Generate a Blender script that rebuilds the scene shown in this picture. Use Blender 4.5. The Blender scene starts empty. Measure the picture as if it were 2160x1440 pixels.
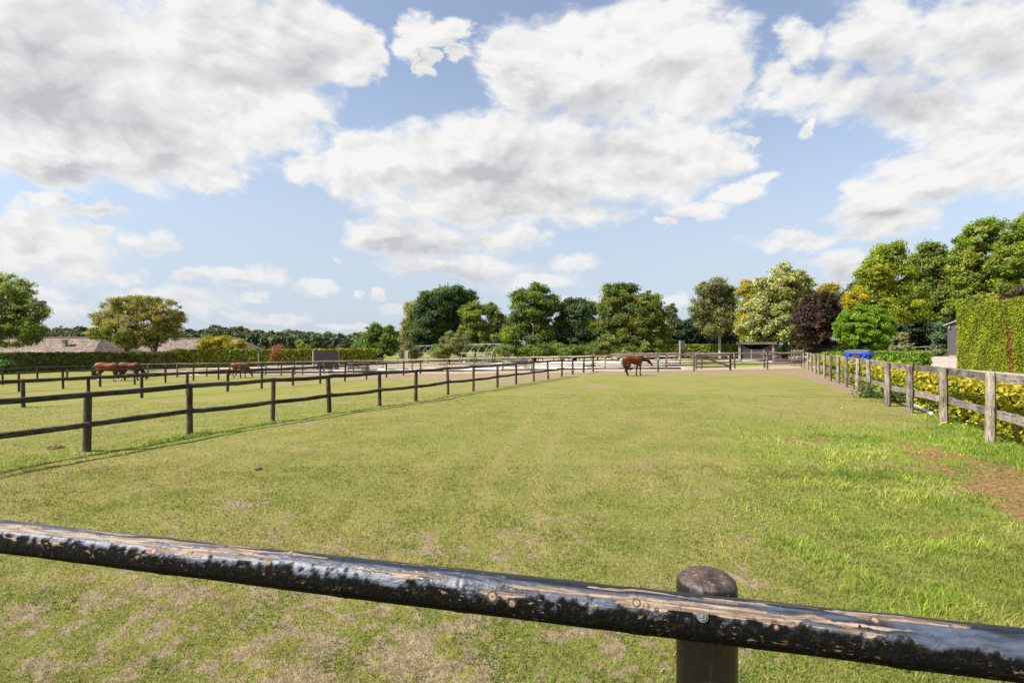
import bpy, math, random
import numpy as np
from mathutils import Vector, Matrix

# ------------------------------------------------------------------ camera, sky, sun, exposure
SC = bpy.context.scene
F, CX, HY, CH = 1080.0, 1080.0, 730.0, 2.1        # focal length and horizon of the photograph in its pixels, eye height
EXPOSURE = 0.95
SKY_STRENGTH = 0.105
SUN_STRENGTH = 4.9
SUN_EL = math.radians(46)
LDIR = Vector((.95, .31, 0)).normalized()          # the way the light travels over the ground
TO_SUN = Vector((-LDIR.x * math.cos(SUN_EL), -LDIR.y * math.cos(SUN_EL), math.sin(SUN_EL)))

cam = bpy.data.cameras.new('camera'); camo = bpy.data.objects.new('camera', cam)
SC.collection.objects.link(camo); SC.camera = camo
cam.sensor_width = 36; cam.lens = 18; cam.clip_start = .05; cam.clip_end = 4000
cam.shift_y = 10 / 2160
camo.location = (0, 0, CH); camo.rotation_euler = (math.pi / 2, 0, 0)
SC.view_settings.view_transform = 'Standard'; SC.view_settings.look = 'None'
SC.view_settings.exposure = EXPOSURE; SC.view_settings.gamma = 1
SC.render.engine = 'CYCLES'
SC.cycles.max_bounces = 6; SC.cycles.diffuse_bounces = 3; SC.cycles.glossy_bounces = 3
SC.cycles.transmission_bounces = 3; SC.cycles.transparent_max_bounces = 6
SC.cycles.caustics_reflective = False; SC.cycles.caustics_refractive = False

sun = bpy.data.lights.new('sun', 'SUN'); suno = bpy.data.objects.new('sun', sun); SC.collection.objects.link(suno)
sun.energy = SUN_STRENGTH; sun.angle = math.radians(.55); sun.color = (1, .945, .86)
suno.rotation_euler = TO_SUN.to_track_quat('Z', 'Y').to_euler()
suno.location = (-30, -10, 40)


class Graph:
    """short hands for shader nodes"""
    def __init__(s, nt):
        s.nt = nt; s.n = nt.nodes; s.l = nt.links

    def new(s, t, **kw):
        n = s.n.new(t)
        for k, v in kw.items():
            setattr(n, k, v)
        return n

    def put(s, sock, v):
        if isinstance(v, bpy.types.NodeSocket):
            s.l.new(v, sock)
        elif v is not None:
            if hasattr(sock.default_value, '__len__'):
                if not hasattr(v, '__len__'): v = (v,) * 3
                if len(sock.default_value) == 4 and len(v) == 3: v = (*v, 1)
            sock.default_value = v

    def m(s, op, a, b=None, c=None, clamp=False):
        n = s.new('ShaderNodeMath', operation=op); n.use_clamp = clamp
        for i, v in enumerate((a, b, c)):
            if v is not None:
                s.put(n.inputs[i], v)
        return n.outputs[0]

    def v(s, op, a, b=None, c=None):
        n = s.new('ShaderNodeVectorMath', operation=op)
        for i, x in enumerate((a, b, c)):
            if x is not None:
                s.put(n.inputs[i], x)
        return n.outputs['Value'] if op in ('LENGTH', 'DOT_PRODUCT', 'DISTANCE') else n.outputs['Vector']

    def scale(s, a, k):
        n = s.new('ShaderNodeVectorMath', operation='SCALE'); s.put(n.inputs[0], a); s.put(n.inputs['Scale'], k)
        return n.outputs['Vector']

    def xyz(s, x, y, z):
        n = s.new('ShaderNodeCombineXYZ')
        for i, q in enumerate((x, y, z)):
            s.put(n.inputs[i], q)
        return n.outputs[0]

    def sep(s, a):
        n = s.new('ShaderNodeSeparateXYZ'); s.put(n.inputs[0], a)
        return n.outputs[0], n.outputs[1], n.outputs[2]

    def noise(s, vec, scale=5, detail=3, rough=.5, lac=2, dist=0, color=False):
        n = s.new('ShaderNodeTexNoise')
        if vec is not None:
            s.put(n.inputs['Vector'], vec)
        for k, q in (('Scale', scale), ('Detail', detail), ('Roughness', rough), ('Lacunarity', lac), ('Distortion', dist)):
            s.put(n.inputs[k], q)
        return n.outputs['Color' if color else 'Fac']

    def vor(s, vec, scale=5, feature='F1', out='Distance', **kw):
        n = s.new('ShaderNodeTexVoronoi', feature=feature)
        s.put(n.inputs['Vector'], vec); n.inputs['Scale'].default_value = scale
        for k, q in kw.items():
            n.inputs[k].default_value = q
        return n.outputs[out]

    def ss(s, x, lo, hi, a=0., b=1.):
        n = s.new('ShaderNodeMapRange', interpolation_type='SMOOTHSTEP')
        s.put(n.inputs['Value'], x); s.put(n.inputs['From Min'], lo); s.put(n.inputs['From Max'], hi)
        s.put(n.inputs['To Min'], a); s.put(n.inputs['To Max'], b)
        return n.outputs['Result']

    def mix(s, f, a, b, blend='MIX'):
        n = s.new('ShaderNodeMix', data_type='RGBA', blend_type=blend)
        s.put(n.inputs['Factor'], f); s.put(n.inputs['A'] if False else n.inputs[6], a); s.put(n.inputs[7], b)
        return n.outputs[2]

    def attr(s, name, out='Fac'):
        n = s.new('ShaderNodeAttribute'); n.attribute_name = name
        return n.outputs[out]


def build_world():
    w = bpy.data.worlds.new('World'); SC.world = w; w.use_nodes = True
    g = Graph(w.node_tree); bg = g.n['Background']
    sky = g.new('ShaderNodeTexSky', sky_type='NISHITA'); sky.sun_disc = False
    sky.sun_elevation = SUN_EL
    sky.sun_rotation = math.atan2(TO_SUN.x, TO_SUN.y) % (2 * math.pi)
    sky.air_density = 1.0; sky.dust_density = 1.0; sky.ozone_density = 1.6
    D = g.new('ShaderNodeTexCoord').outputs['Generated']
    dx, dy, dz = g.sep(D)
    ay = g.m('MAXIMUM', g.m('ABSOLUTE', dy), .04)
    px = g.m('DIVIDE', dx, ay); pz = g.m('DIVIDE', dz, ay)
    P = g.xyz(px, pz, 0)
    # finer and flatter towards the horizon
    k = g.m('DIVIDE', 1.45, g.m('ADD', g.m('ABSOLUTE', pz), .80))
    lz = g.m('MULTIPLY', g.m('LOGARITHM', g.m('ADD', g.m('ABSOLUTE', pz), .80), math.e), 2.15)
    Q = g.xyz(g.m('MULTIPLY', px, k), lz, g.m('MULTIPLY', g.m('SIGN', dy), 3.7))
    wv = g.noise(Q, 3.2, 3, .5, color=True)
    Qw = g.v('MULTIPLY_ADD', g.v('SUBTRACT', wv, (.5, .5, .5)), (.16, .16, 0), Q)

    pw = g.noise(Q, 6.5, 5, .62, color=True)
    sx = g.v('MULTIPLY', g.v('SUBTRACT', pw, (.5, .5, .5)), (.17, .12, 0))
    Pw = g.v('ADD', P, g.scale(sx, g.ss(pz, 0, .5, .55, 1.0)))
    # heaps of cloud: (x, y, half width, half height) as angles seen from the paddock
    L = [(150, 140, 330, 235), (450, 110, 285, 205), (625, 100, 150, 140), (745, 115, 62, 72), (560, 230, 150, 112), (640, 215, 70, 55),
         (350, 300, 250, 112), (130, 330, 220, 75), (450, 378, 85, 42),
         (880, 78, 50, 48), (955, 65, 42, 38), (970, 122, 26, 20), (910, 125, 26, 34),
         (1105, 140, 105, 112), (1250, 130, 220, 140), (1400, 90, 210, 150), (1510, 180, 130, 100), (1210, 65, 52, 60), (1060, 120, 50, 60),
         (640, 350, 82, 36), (800, 335, 130, 78), (950, 335, 190, 92), (1150, 345, 210, 118), (1370, 330, 200, 100), (1520, 320, 100, 62),
         (1060, 425, 280, 62), (1210, 445, 150, 40),
         (800, 490, 85, 45), (900, 505, 130, 46), (1060, 505, 110, 42), (890, 555, 90, 28), (1010, 565, 150, 36), (1220, 560, 82, 27), (1130, 592, 120, 22),
         (1620, 378, 52, 24), (1550, 402, 80, 32), (1465, 437, 68, 30), (1400, 468, 38, 16), (1590, 295, 26, 17),
         (1705, 95, 65, 62), (1850, 80, 170, 115), (2060, 90, 210, 140), (1750, 195, 170, 88), (1950, 215, 230, 92), (1650, 165, 80, 75), (2130, 210, 160, 130),
         (1690, 270, 24, 22), (2090, 330, 200, 112), (1960, 375, 150, 66), (1850, 422, 90, 46), (1890, 462, 130, 34), (1690, 502, 120, 25), (1830, 492, 120, 26),
         (1760, 556, 72, 28), (1790, 575, 70, 22),
         (90, 428, 90, 24), (200, 450, 110, 26), (310, 512, 118, 40), (210, 492, 58, 26), (45, 512, 80, 42), (85, 562, 130, 32), (230, 588, 88, 26),
         (60, 620, 120, 26), (100, 655, 140, 26), (490, 582, 118, 28), (400, 585, 60, 20), (670, 600, 40, 20), (535, 627, 42, 12), (510, 662, 60, 18), (590, 672, 90, 14),
         (800, 622, 21, 15), (828, 652, 30, 12), (756, 617, 11, 8), (718, 545, 14, 8), (250, 668, 70, 18), (740, 690, 70, 10), (120, 540, 190, 90), (330, 640, 200, 40), (60, 480, 130, 50), (1260, 640, 120, 30), (1420, 640, 40, 22)]
    def field(vec):
        fld = None
        for (cx, cy, rx, ry) in L:
            c = ((cx - CX) / F, (HY - cy) / F)
            iv = (F / rx, F / ry)
            d = g.v('LENGTH', g.v('MULTIPLY_ADD', vec, (iv[0], iv[1], 0), (-c[0] * iv[0], -c[1] * iv[1], 0)))
            fld = d if fld is None else g.m('SMOOTH_MIN', fld, d, .16)
        return fld
    fld = field(Pw)
    fup = field(g.v('ADD', Pw, g.xyz(-.012, g.m('MULTIPLY_ADD', pz, .05, .014), 0)))
    def ridged(vec, scale, detail):
        n = g.new('ShaderNodeTexNoise', noise_type='RIDGED_MULTIFRACTAL'); g.put(n.inputs['Vector'], vec)
        for k_, q_ in (('Scale', scale), ('Detail', detail), ('Roughness', .55), ('Lacunarity', 2.1), ('Offset', .9), ('Gain', 1.4)):
            n.inputs[k_].default_value = q_
        return n.outputs['Fac']

    def puff(vec):
        a = g.noise(vec, 3.1, 7, .60)
        b = g.noise(vec, 11.5, 5, .60)
        c = ridged(vec, 7.5, 3)
        return g.m('SUBTRACT', g.m('ADD', g.m('MULTIPLY', a, 1.0), g.m('MULTIPLY', b, .55)), g.m('MULTIPLY', c, .05))
    n1 = puff(Qw)
    n2 = puff(g.v('ADD', Qw, (-.022, .050, 0)))
    cov = g.m('ADD', g.m('SUBTRACT', 1.06, fld), g.m('MULTIPLY', g.m('SUBTRACT', n1, .77), 1.6))
    soft = g.ss(pz, .02, .45, .62, .42)
    alpha = g.ss(cov, -.04, soft)
    # the undersides: greyer where the heap is thick
    GR = [(570, 85, 230, 130, .95), (610, 170, 130, 55, .5), (60, 230, 150, 75, .6), (320, 275, 150, 60, .55), (80, 100, 160, 90, .35), (150, 370, 250, 30, .3),
          (1260, 215, 190, 48, .7), (1440, 120, 160, 90, .35), (1330, 312, 120, 58, .9), (1010, 372, 190, 52, .85), (1870, 150, 200, 80, .5),
          (1930, 232, 150, 52, .85), (1160, 425, 280, 32, .45), (900, 515, 140, 24, .9), (950, 580, 170, 22, .8), (1850, 455, 120, 26, .4),
          (2100, 100, 120, 70, .35), (90, 592, 90, 14, .5), (60, 528, 70, 16, .4), (300, 528, 120, 12, .35), (1780, 580, 70, 12, .4), (2080, 300, 120, 40, .3), (480, 598, 110, 10, .3)]
    gr = None
    for (cx, cy, rx, ry, wt) in GR:
        c = ((cx - CX) / F, (HY - cy) / F); iv = (F / rx, F / ry)
        d = g.v('LENGTH', g.v('MULTIPLY_ADD', Pw, (iv[0], iv[1], 0), (-c[0] * iv[0], -c[1] * iv[1], 0)))
        e = g.ss(d, .0, 1.35, wt * .8, 0.)
        gr = e if gr is None else g.m('ADD', gr, e)
    thick = g.ss(cov, .10, .95)
    relief = g.m('MULTIPLY', g.m('SUBTRACT', n2, n1), 1.9)
    under = g.ss(g.m('SUBTRACT', fld, fup), -.12, .42)
    nl = g.noise(Qw, 1.7, 5, .55)
    shade = g.m('MULTIPLY', gr, g.ss(nl, .28, .68, .35, 1.2))
    shade = g.m('ADD', shade, g.m('MULTIPLY', thick, g.ss(nl, .38, .64, .0, .28)))
    shade = g.m('ADD', shade, g.m('MULTIPLY', g.m('MULTIPLY', under, thick), .58))
    shade = g.m('ADD', shade, g.m('MULTIPLY', relief, g.ss(cov, 0, .6, .25, 1.0)))
    shade = g.m('MINIMUM', g.m('MULTIPLY', g.m('MAXIMUM', g.m('ADD', shade, .02), 0), 1.12), 1.2)
    top = .93 / (SKY_STRENGTH * 2 ** EXPOSURE)
    white = (top, top * .992, top * .98); grey = (top * .58, top * .595, top * .625)
    ccol = g.mix(shade, white, grey)
    # a pale veil low over the horizon
    veil = g.ss(pz, -.02, .62, .92, .10)
    vcol = tuple(q / (SKY_STRENGTH * 2 ** EXPOSURE) for q in (.575, .655, .765))
    hs = g.new('ShaderNodeHueSaturation'); hs.inputs['Saturation'].default_value = .84; g.put(hs.inputs['Color'], sky.outputs[0])
    blue = g.mix(veil, hs.outputs[0], vcol)
    far = g.ss(pz, 0, .30, .45, 0.0)
    ccol = g.mix(far, ccol, tuple(q / (SKY_STRENGTH * 2 ** EXPOSURE) for q in (.76, .78, .82)))
    out = g.mix(g.m('MULTIPLY', alpha, g.ss(pz, 0, .2, .80, 1.0)), blue, ccol)
    g.l.new(out, bg.inputs['Color']); bg.inputs['Strength'].default_value = SKY_STRENGTH


build_world()
SC.world.cycles.sampling_method = 'MANUAL'; SC.world.cycles.sample_map_resolution = 256


# ------------------------------------------------------------------ helpers
rng = np.random.default_rng(7); random.seed(7)
COL = SC.collection


def _hash(ix, iy, seed):
    h = (ix.astype(np.int64) * 374761393 + iy.astype(np.int64) * 668265263 + seed * 362437) & 0xffffffff
    h = ((h ^ (h >> 13)) * 1274126177) & 0xffffffff
    return ((h ^ (h >> 16)) & 0xffffff) / float(0xffffff)


def vnoise(x, y, seed=0):
    xi = np.floor(x); yi = np.floor(y); u = x - xi; v = y - yi
    u = u * u * (3 - 2 * u); v = v * v * (3 - 2 * v)
    a = _hash(xi, yi, seed); b = _hash(xi + 1, yi, seed); c = _hash(xi, yi + 1, seed); d = _hash(xi + 1, yi + 1, seed)
    return (a * (1 - u) + b * u) * (1 - v) + (c * (1 - u) + d * u) * v


def fbm(x, y, octv=4, seed=0):
    s = 0; a = .5; t = 0
    x = np.asarray(x, float); y = np.asarray(y, float)
    for i in range(octv):
        s = s + a * vnoise(x, y, seed + i * 17); t += a; a *= .5; x = x * 2.03 + 5.1; y = y * 2.03 + 1.7
    return s / t


def sstep(x, a, b):
    t = np.clip((np.asarray(x, float) - a) / (b - a), 0, 1); return t * t * (3 - 2 * t)


def gz(x, y):
    """height of the ground: level paddock, falling to the left, rising to the yard on the right"""
    x = np.asarray(x, float); y = np.asarray(y, float)
    s = .905 * x - .425 * y
    l = np.clip((-12 - s) * .03, 0, .72)
    t = s - 5.9
    r = np.clip(t, 0, 1) * .35 + np.clip(t - 1, 0, 20) * .035
    near = 1 - sstep(y, -4, 2)
    return (r * (1 - near) - l * (1 - near * .5))


def ground_at(px, py):
    a = (px - CX) / F; b = (HY - py) / F
    t = 5.0; lo, hi = .5, 900.
    for _ in range(60):
        t = (lo + hi) / 2
        if CH + b * t > float(gz(a * t, t)):
            lo = t
        else:
            hi = t
    return Vector((a * t, t, float(gz(a * t, t))))


def at(px, py, Y):
    return Vector(((px - CX) * Y / F, Y, CH + (HY - py) * Y / F))


def foot(px, Y):
    X = (px - CX) * Y / F
    return Vector((X, Y, float(gz(X, Y))))


def tag(o, label, cat, group=None, kind=None):
    if label: o['label'] = label
    if cat: o['category'] = cat
    if group: o['group'] = group
    if kind: o['kind'] = kind
    return o


def empty(name, loc, rz=0):
    o = bpy.data.objects.new(name, None); COL.objects.link(o); o.location = loc; o.rotation_euler = (0, 0, rz)
    o.empty_display_size = .2
    return o


def link_mesh(name, me, mat, parent=None):
    o = bpy.data.objects.new(name, me); COL.objects.link(o)
    if mat: me.materials.append(mat)
    if parent: o.parent = parent
    return o


class MB:
    def __init__(s, origin=(0, 0, 0)):
        s.v = []; s.f = []; s.o = Vector(origin)

    def add(s, vs, fs):
        b = len(s.v); s.v += [tuple(Vector(q) - s.o) for q in vs]; s.f += [tuple(i + b for i in q) for q in fs]

    def box(s, c, size, R=None):
        hx, hy, hz = (q / 2 for q in size); c = Vector(c)
        vs = []
        for z in (-hz, hz):
            for x, y in ((-hx, -hy), (hx, -hy), (hx, hy), (-hx, hy)):
                q = Vector((x, y, z))
                if R: q = R @ q
                vs.append(c + q)
        s.add(vs, [(3, 2, 1, 0), (4, 5, 6, 7), (0, 1, 5, 4), (1, 2, 6, 5), (2, 3, 7, 6), (3, 0, 4, 7)])

    def bar(s, a, b, w, h, up=(0, 0, 1), jit=0):
        a = Vector(a); b = Vector(b); d = (b - a).normalized(); up = Vector(up)
        x = d.cross(up).normalized(); u = x.cross(d)
        vs = []
        n = 6 if jit else 1
        for i in range(n + 1):
            p = a.lerp(b, i / n)
            jx, jz = (random.uniform(-jit, jit), random.uniform(-jit, jit)) if jit else (0, 0)
            for sx, sz in ((-1, -1), (1, -1), (1, 1), (-1, 1)):
                vs.append(p + x * (sx * w / 2 + jx) + u * (sz * h / 2 * (1 + random.uniform(-.06, .06) * (jit > 0)) + jz))
        fs = [(3, 2, 1, 0), tuple(4 * n + i for i in range(4))]
        for i in range(n):
            for k in range(4):
                fs.append((4 * i + k, 4 * i + (k + 1) % 4, 4 * i + 4 + (k + 1) % 4, 4 * i + 4 + k))
        s.add(vs, fs)

    def tube(s, pts, rads, n=8, jit=0., cap=True, side=None):
        pts = [Vector(p) for p in pts]; m = len(pts)
        if not hasattr(rads, '__len__'): rads = [rads] * m
        vs = []; prev = None
        for i, p in enumerate(pts):
            d = (pts[min(i + 1, m - 1)] - pts[max(i - 1, 0)]).normalized()
            if side is not None:
                x = Vector(side); x = (x - d * x.dot(d)).normalized()
            else:
                ref = prev if prev is not None else (Vector((1, 0, 0)) if abs(d.x) < .8 else Vector((0, 1, 0)))
                x = (ref - d * ref.dot(d)).normalized(); prev = x
            y = d.cross(x)
            r = rads[i]; ra, rb = r if hasattr(r, '__len__') else (r, r)
            for k in range(n):
                a = 2 * math.pi * k / n; j = 1 + (random.uniform(-jit, jit) if jit else 0)
                vs.append(p + x * (math.cos(a) * ra * j) + y * (math.sin(a) * rb * j))
        fs = []
        for i in range(m - 1):
            for k in range(n):
                fs.append((i * n + k, i * n + (k + 1) % n, (i + 1) * n + (k + 1) % n, (i + 1) * n + k))
        if cap:
            fs.append(tuple(range(n - 1, -1, -1))); fs.append(tuple(range((m - 1) * n, m * n)))
        s.add(vs, fs)

    def build(s, name, mat, parent=None, smooth=False):
        me = bpy.data.meshes.new(name); me.from_pydata(s.v, [], s.f); me.update()
        if smooth:
            for p in me.polygons: p.use_smooth = True
        return link_mesh(name, me, mat, parent)


def np_mesh(name, verts, faces, mat, parent=None, col=None, smooth=False, attrs=None):
    me = bpy.data.meshes.new(name); nv = len(verts); nf, k = faces.shape
    me.vertices.add(nv); me.vertices.foreach_set('co', np.ascontiguousarray(verts, np.float32).ravel())
    me.loops.add(nf * k); me.loops.foreach_set('vertex_index', np.ascontiguousarray(faces, np.int32).ravel())
    me.polygons.add(nf); me.polygons.foreach_set('loop_start', np.arange(nf, dtype=np.int32) * k)
    me.polygons.foreach_set('use_smooth', np.full(nf, smooth))
    if col is not None:
        a = me.attributes.new('col', 'FLOAT_COLOR', 'POINT')
        a.data.foreach_set('color', np.concatenate([col, np.ones((nv, 1))], 1).astype(np.float32).ravel())
    for q, val in (attrs or {}).items():
        a = me.attributes.new(q, 'FLOAT', 'POINT'); a.data.foreach_set('value', np.asarray(val, np.float32))
    me.update(calc_edges=True); me.validate()
    return link_mesh(name, me, mat, parent)


# ------------------------------------------------------------------ materials
def material(name):
    m = bpy.data.materials.new(name); m.use_nodes = True
    g = Graph(m.node_tree); b = g.n['Principled BSDF']
    return m, g, b


def bump(g, b, h, strength=.5, dist=.02):
    n = g.new('ShaderNodeBump'); n.inputs['Strength'].default_value = strength; n.inputs['Distance'].default_value = dist
    g.put(n.inputs['Height'], h); g.l.new(n.outputs[0], b.inputs['Normal'])


def flat(name, col, rough=.6, metal=0., var=.25, scale=6., spec=.5):
    m, g, b = material(name)
    co = g.new('ShaderNodeTexCoord').outputs['Object']
    n = g.noise(co, scale, 5, .6)
    c = g.mix(n, tuple(q * (1 - var) for q in col), tuple(q * (1 + var) for q in col))
    g.put(b.inputs['Base Color'], c); g.put(b.inputs['Roughness'], rough); b.inputs['Metallic'].default_value = metal
    b.inputs['Specular IOR Level'].default_value = spec
    bump(g, b, n, .25, .01)
    return m


DIRX, DIRY = .425, .905


def wood(name, dark, light, axis='z', scale=1., rough=.8, moss=0.):
    """weathered timber: grain along an axis, cracks, pale worn streaks"""
    m, g, b = material(name)
    co = g.new('ShaderNodeTexCoord').outputs['Object']
    if axis == 'z':
        q = g.v('MULTIPLY', co, (1, 1, .10))
    else:   # grain runs along the fence lines
        x, y, z = g.sep(co)
        al = g.m('ADD', g.m('MULTIPLY', x, DIRX), g.m('MULTIPLY', y, DIRY))
        ac = g.m('SUBTRACT', g.m('MULTIPLY', x, DIRY), g.m('MULTIPLY', y, DIRX))
        q = g.xyz(g.m('MULTIPLY', al, .10), ac, z)
    grain = g.noise(q, 38 * scale, 5, .65)
    blotch = g.noise(co, 3.1 * scale, 4, .6)
    obj = g.new('ShaderNodeObjectInfo').outputs['Random']
    f = g.m('ADD', g.m('MULTIPLY', grain, .75), g.m('MULTIPLY', blotch, .75))
    f = g.m('ADD', f, g.m('MULTIPLY', g.m('SUBTRACT', obj, .5), .22))
    f = g.ss(f, .52, .98)
    c = g.mix(f, dark, light)
    crack = g.ss(g.noise(q, 75 * scale, 2, .5), .34, .42)
    c = g.mix(crack, tuple(k * .35 for k in dark), c)
    if moss:
        c = g.mix(g.m('MULTIPLY', g.ss(g.noise(co, 9, 4, .7), .52, .7), moss), c, (.10, .11, .04))
    g.put(b.inputs['Base Color'], c); b.inputs['Roughness'].default_value = rough
    b.inputs['Specular IOR Level'].default_value = .3
    bump(g, b, g.m('ADD', grain, g.m('MULTIPLY', crack, .6)), .7, .012)
    return m


def foliage_mat(name, transl=.42, rough=.5, spec=.35):
    m, g, b = material(name)
    c = g.attr('col', 'Color')
    g.put(b.inputs['Base Color'], c); b.inputs['Roughness'].default_value = rough
    b.inputs['Specular IOR Level'].default_value = spec
    t = g.new('ShaderNodeBsdfTranslucent'); g.put(t.inputs[0], g.mix(1.0, c, (1.15, 1.2, .75), 'MULTIPLY'))
    mx = g.new('ShaderNodeMixShader'); mx.inputs[0].default_value = transl
    g.l.new(b.outputs[0], mx.inputs[1]); g.l.new(t.outputs[0], mx.inputs[2])
    g.l.new(mx.outputs[0], g.n['Material Output'].inputs[0])
    return m


M = {}
M['leaf'] = foliage_mat('leaves')
M['needle'] = foliage_mat('conifer_sprays', .15, .7, .2)
M['grass'] = foliage_mat('grass_blades', .35, .6, .25)
M['bark'] = wood('bark', (.035, .028, .02), (.13, .11, .085), 'z', .35)
M['birch_bark'] = wood('birch_bark', (.12, .11, .095), (.36, .34, .31), 'z', .3)
M['post_dark'] = wood('dark_post_timber', (.026, .017, .011), (.125, .088, .058), 'z', 1.0)
M['rail_dark'] = wood('dark_rail_timber', (.018, .013, .009), (.095, .074, .054), 'd', 1.0)
M['post_grey'] = wood('grey_post_timber', (.095, .075, .055), (.33, .28, .215), 'z', .8)
M['rail_grey'] = wood('grey_rail_timber', (.075, .06, .05), (.30, .26, .215), 'd', .7)
M['post_far'] = wood('far_post_timber', (.065, .05, .042), (.24, .195, .155), 'z', .5)
M['rail_far'] = wood('far_rail_timber', (.15, .12, .10), (.43, .35, .295), 'd', .4)
M['white'] = flat('white_plastic', (.78, .78, .76), .45, 0, .06)
M['black'] = flat('black_board', (.02, .02, .021), .7, 0, .3)
M['steel'] = flat('galvanised_steel', (.26, .28, .29), .55, .3, .15)
M['pipe'] = flat('white_pipe', (.62, .63, .64), .4, 0, .12)

# ------------------------------------------------------------------ ground
A_PX = [(183, 952), (400, 915), (575, 888), (695, 870), (801, 855), (877, 845), (945, 832), (998.5, 825.5), (1049, 817), (1088.5, 810), (1126, 804), (1156, 799.6), (1185, 794.5)]
B_PX = [(49, 859), (187, 849), (299, 839), (395, 832), (480, 825), (552, 819.5), (618, 813), (675.5, 809), (727.5, 804), (773, 800), (815, 796), (851, 792), (887, 788.5)]
C_PX = [(40, 826), (133, 820), (211, 815), (284, 811), (349, 807), (408, 802.5), (461, 800), (507, 797), (551, 794.5), (593, 792), (638, 789.5), (682, 787)]
D_PX = [(6, 811.5), (78.5, 805.5), (141, 802.5), (201, 800), (252, 798), (303, 796), (350, 794)]
R_PX = [(2089, 935.5), (1991, 894), (1919, 871.5), (1872, 857), (1833, 836.5), (1808, 825.5), (1785, 816.7), (1768, 809), (1751, 804), (1739, 797), (1727, 791.5), (1719.5, 788), (1710.7, 784.5), (1704, 780.5), (1696, 776)]


def line_dist(pxs, X, Y):
    P = np.array([list(ground_at(*p))[:2] for p in (pxs[0], pxs[-1])])
    d = P[1] - P[0]; L = np.hypot(*d); d = d / L
    t = (X - P[0, 0]) * d[0] + (Y - P[0, 1]) * d[1]
    s = (X - P[0, 0]) * d[1] - (Y - P[0, 1]) * d[0]
    return s, t, L


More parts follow.
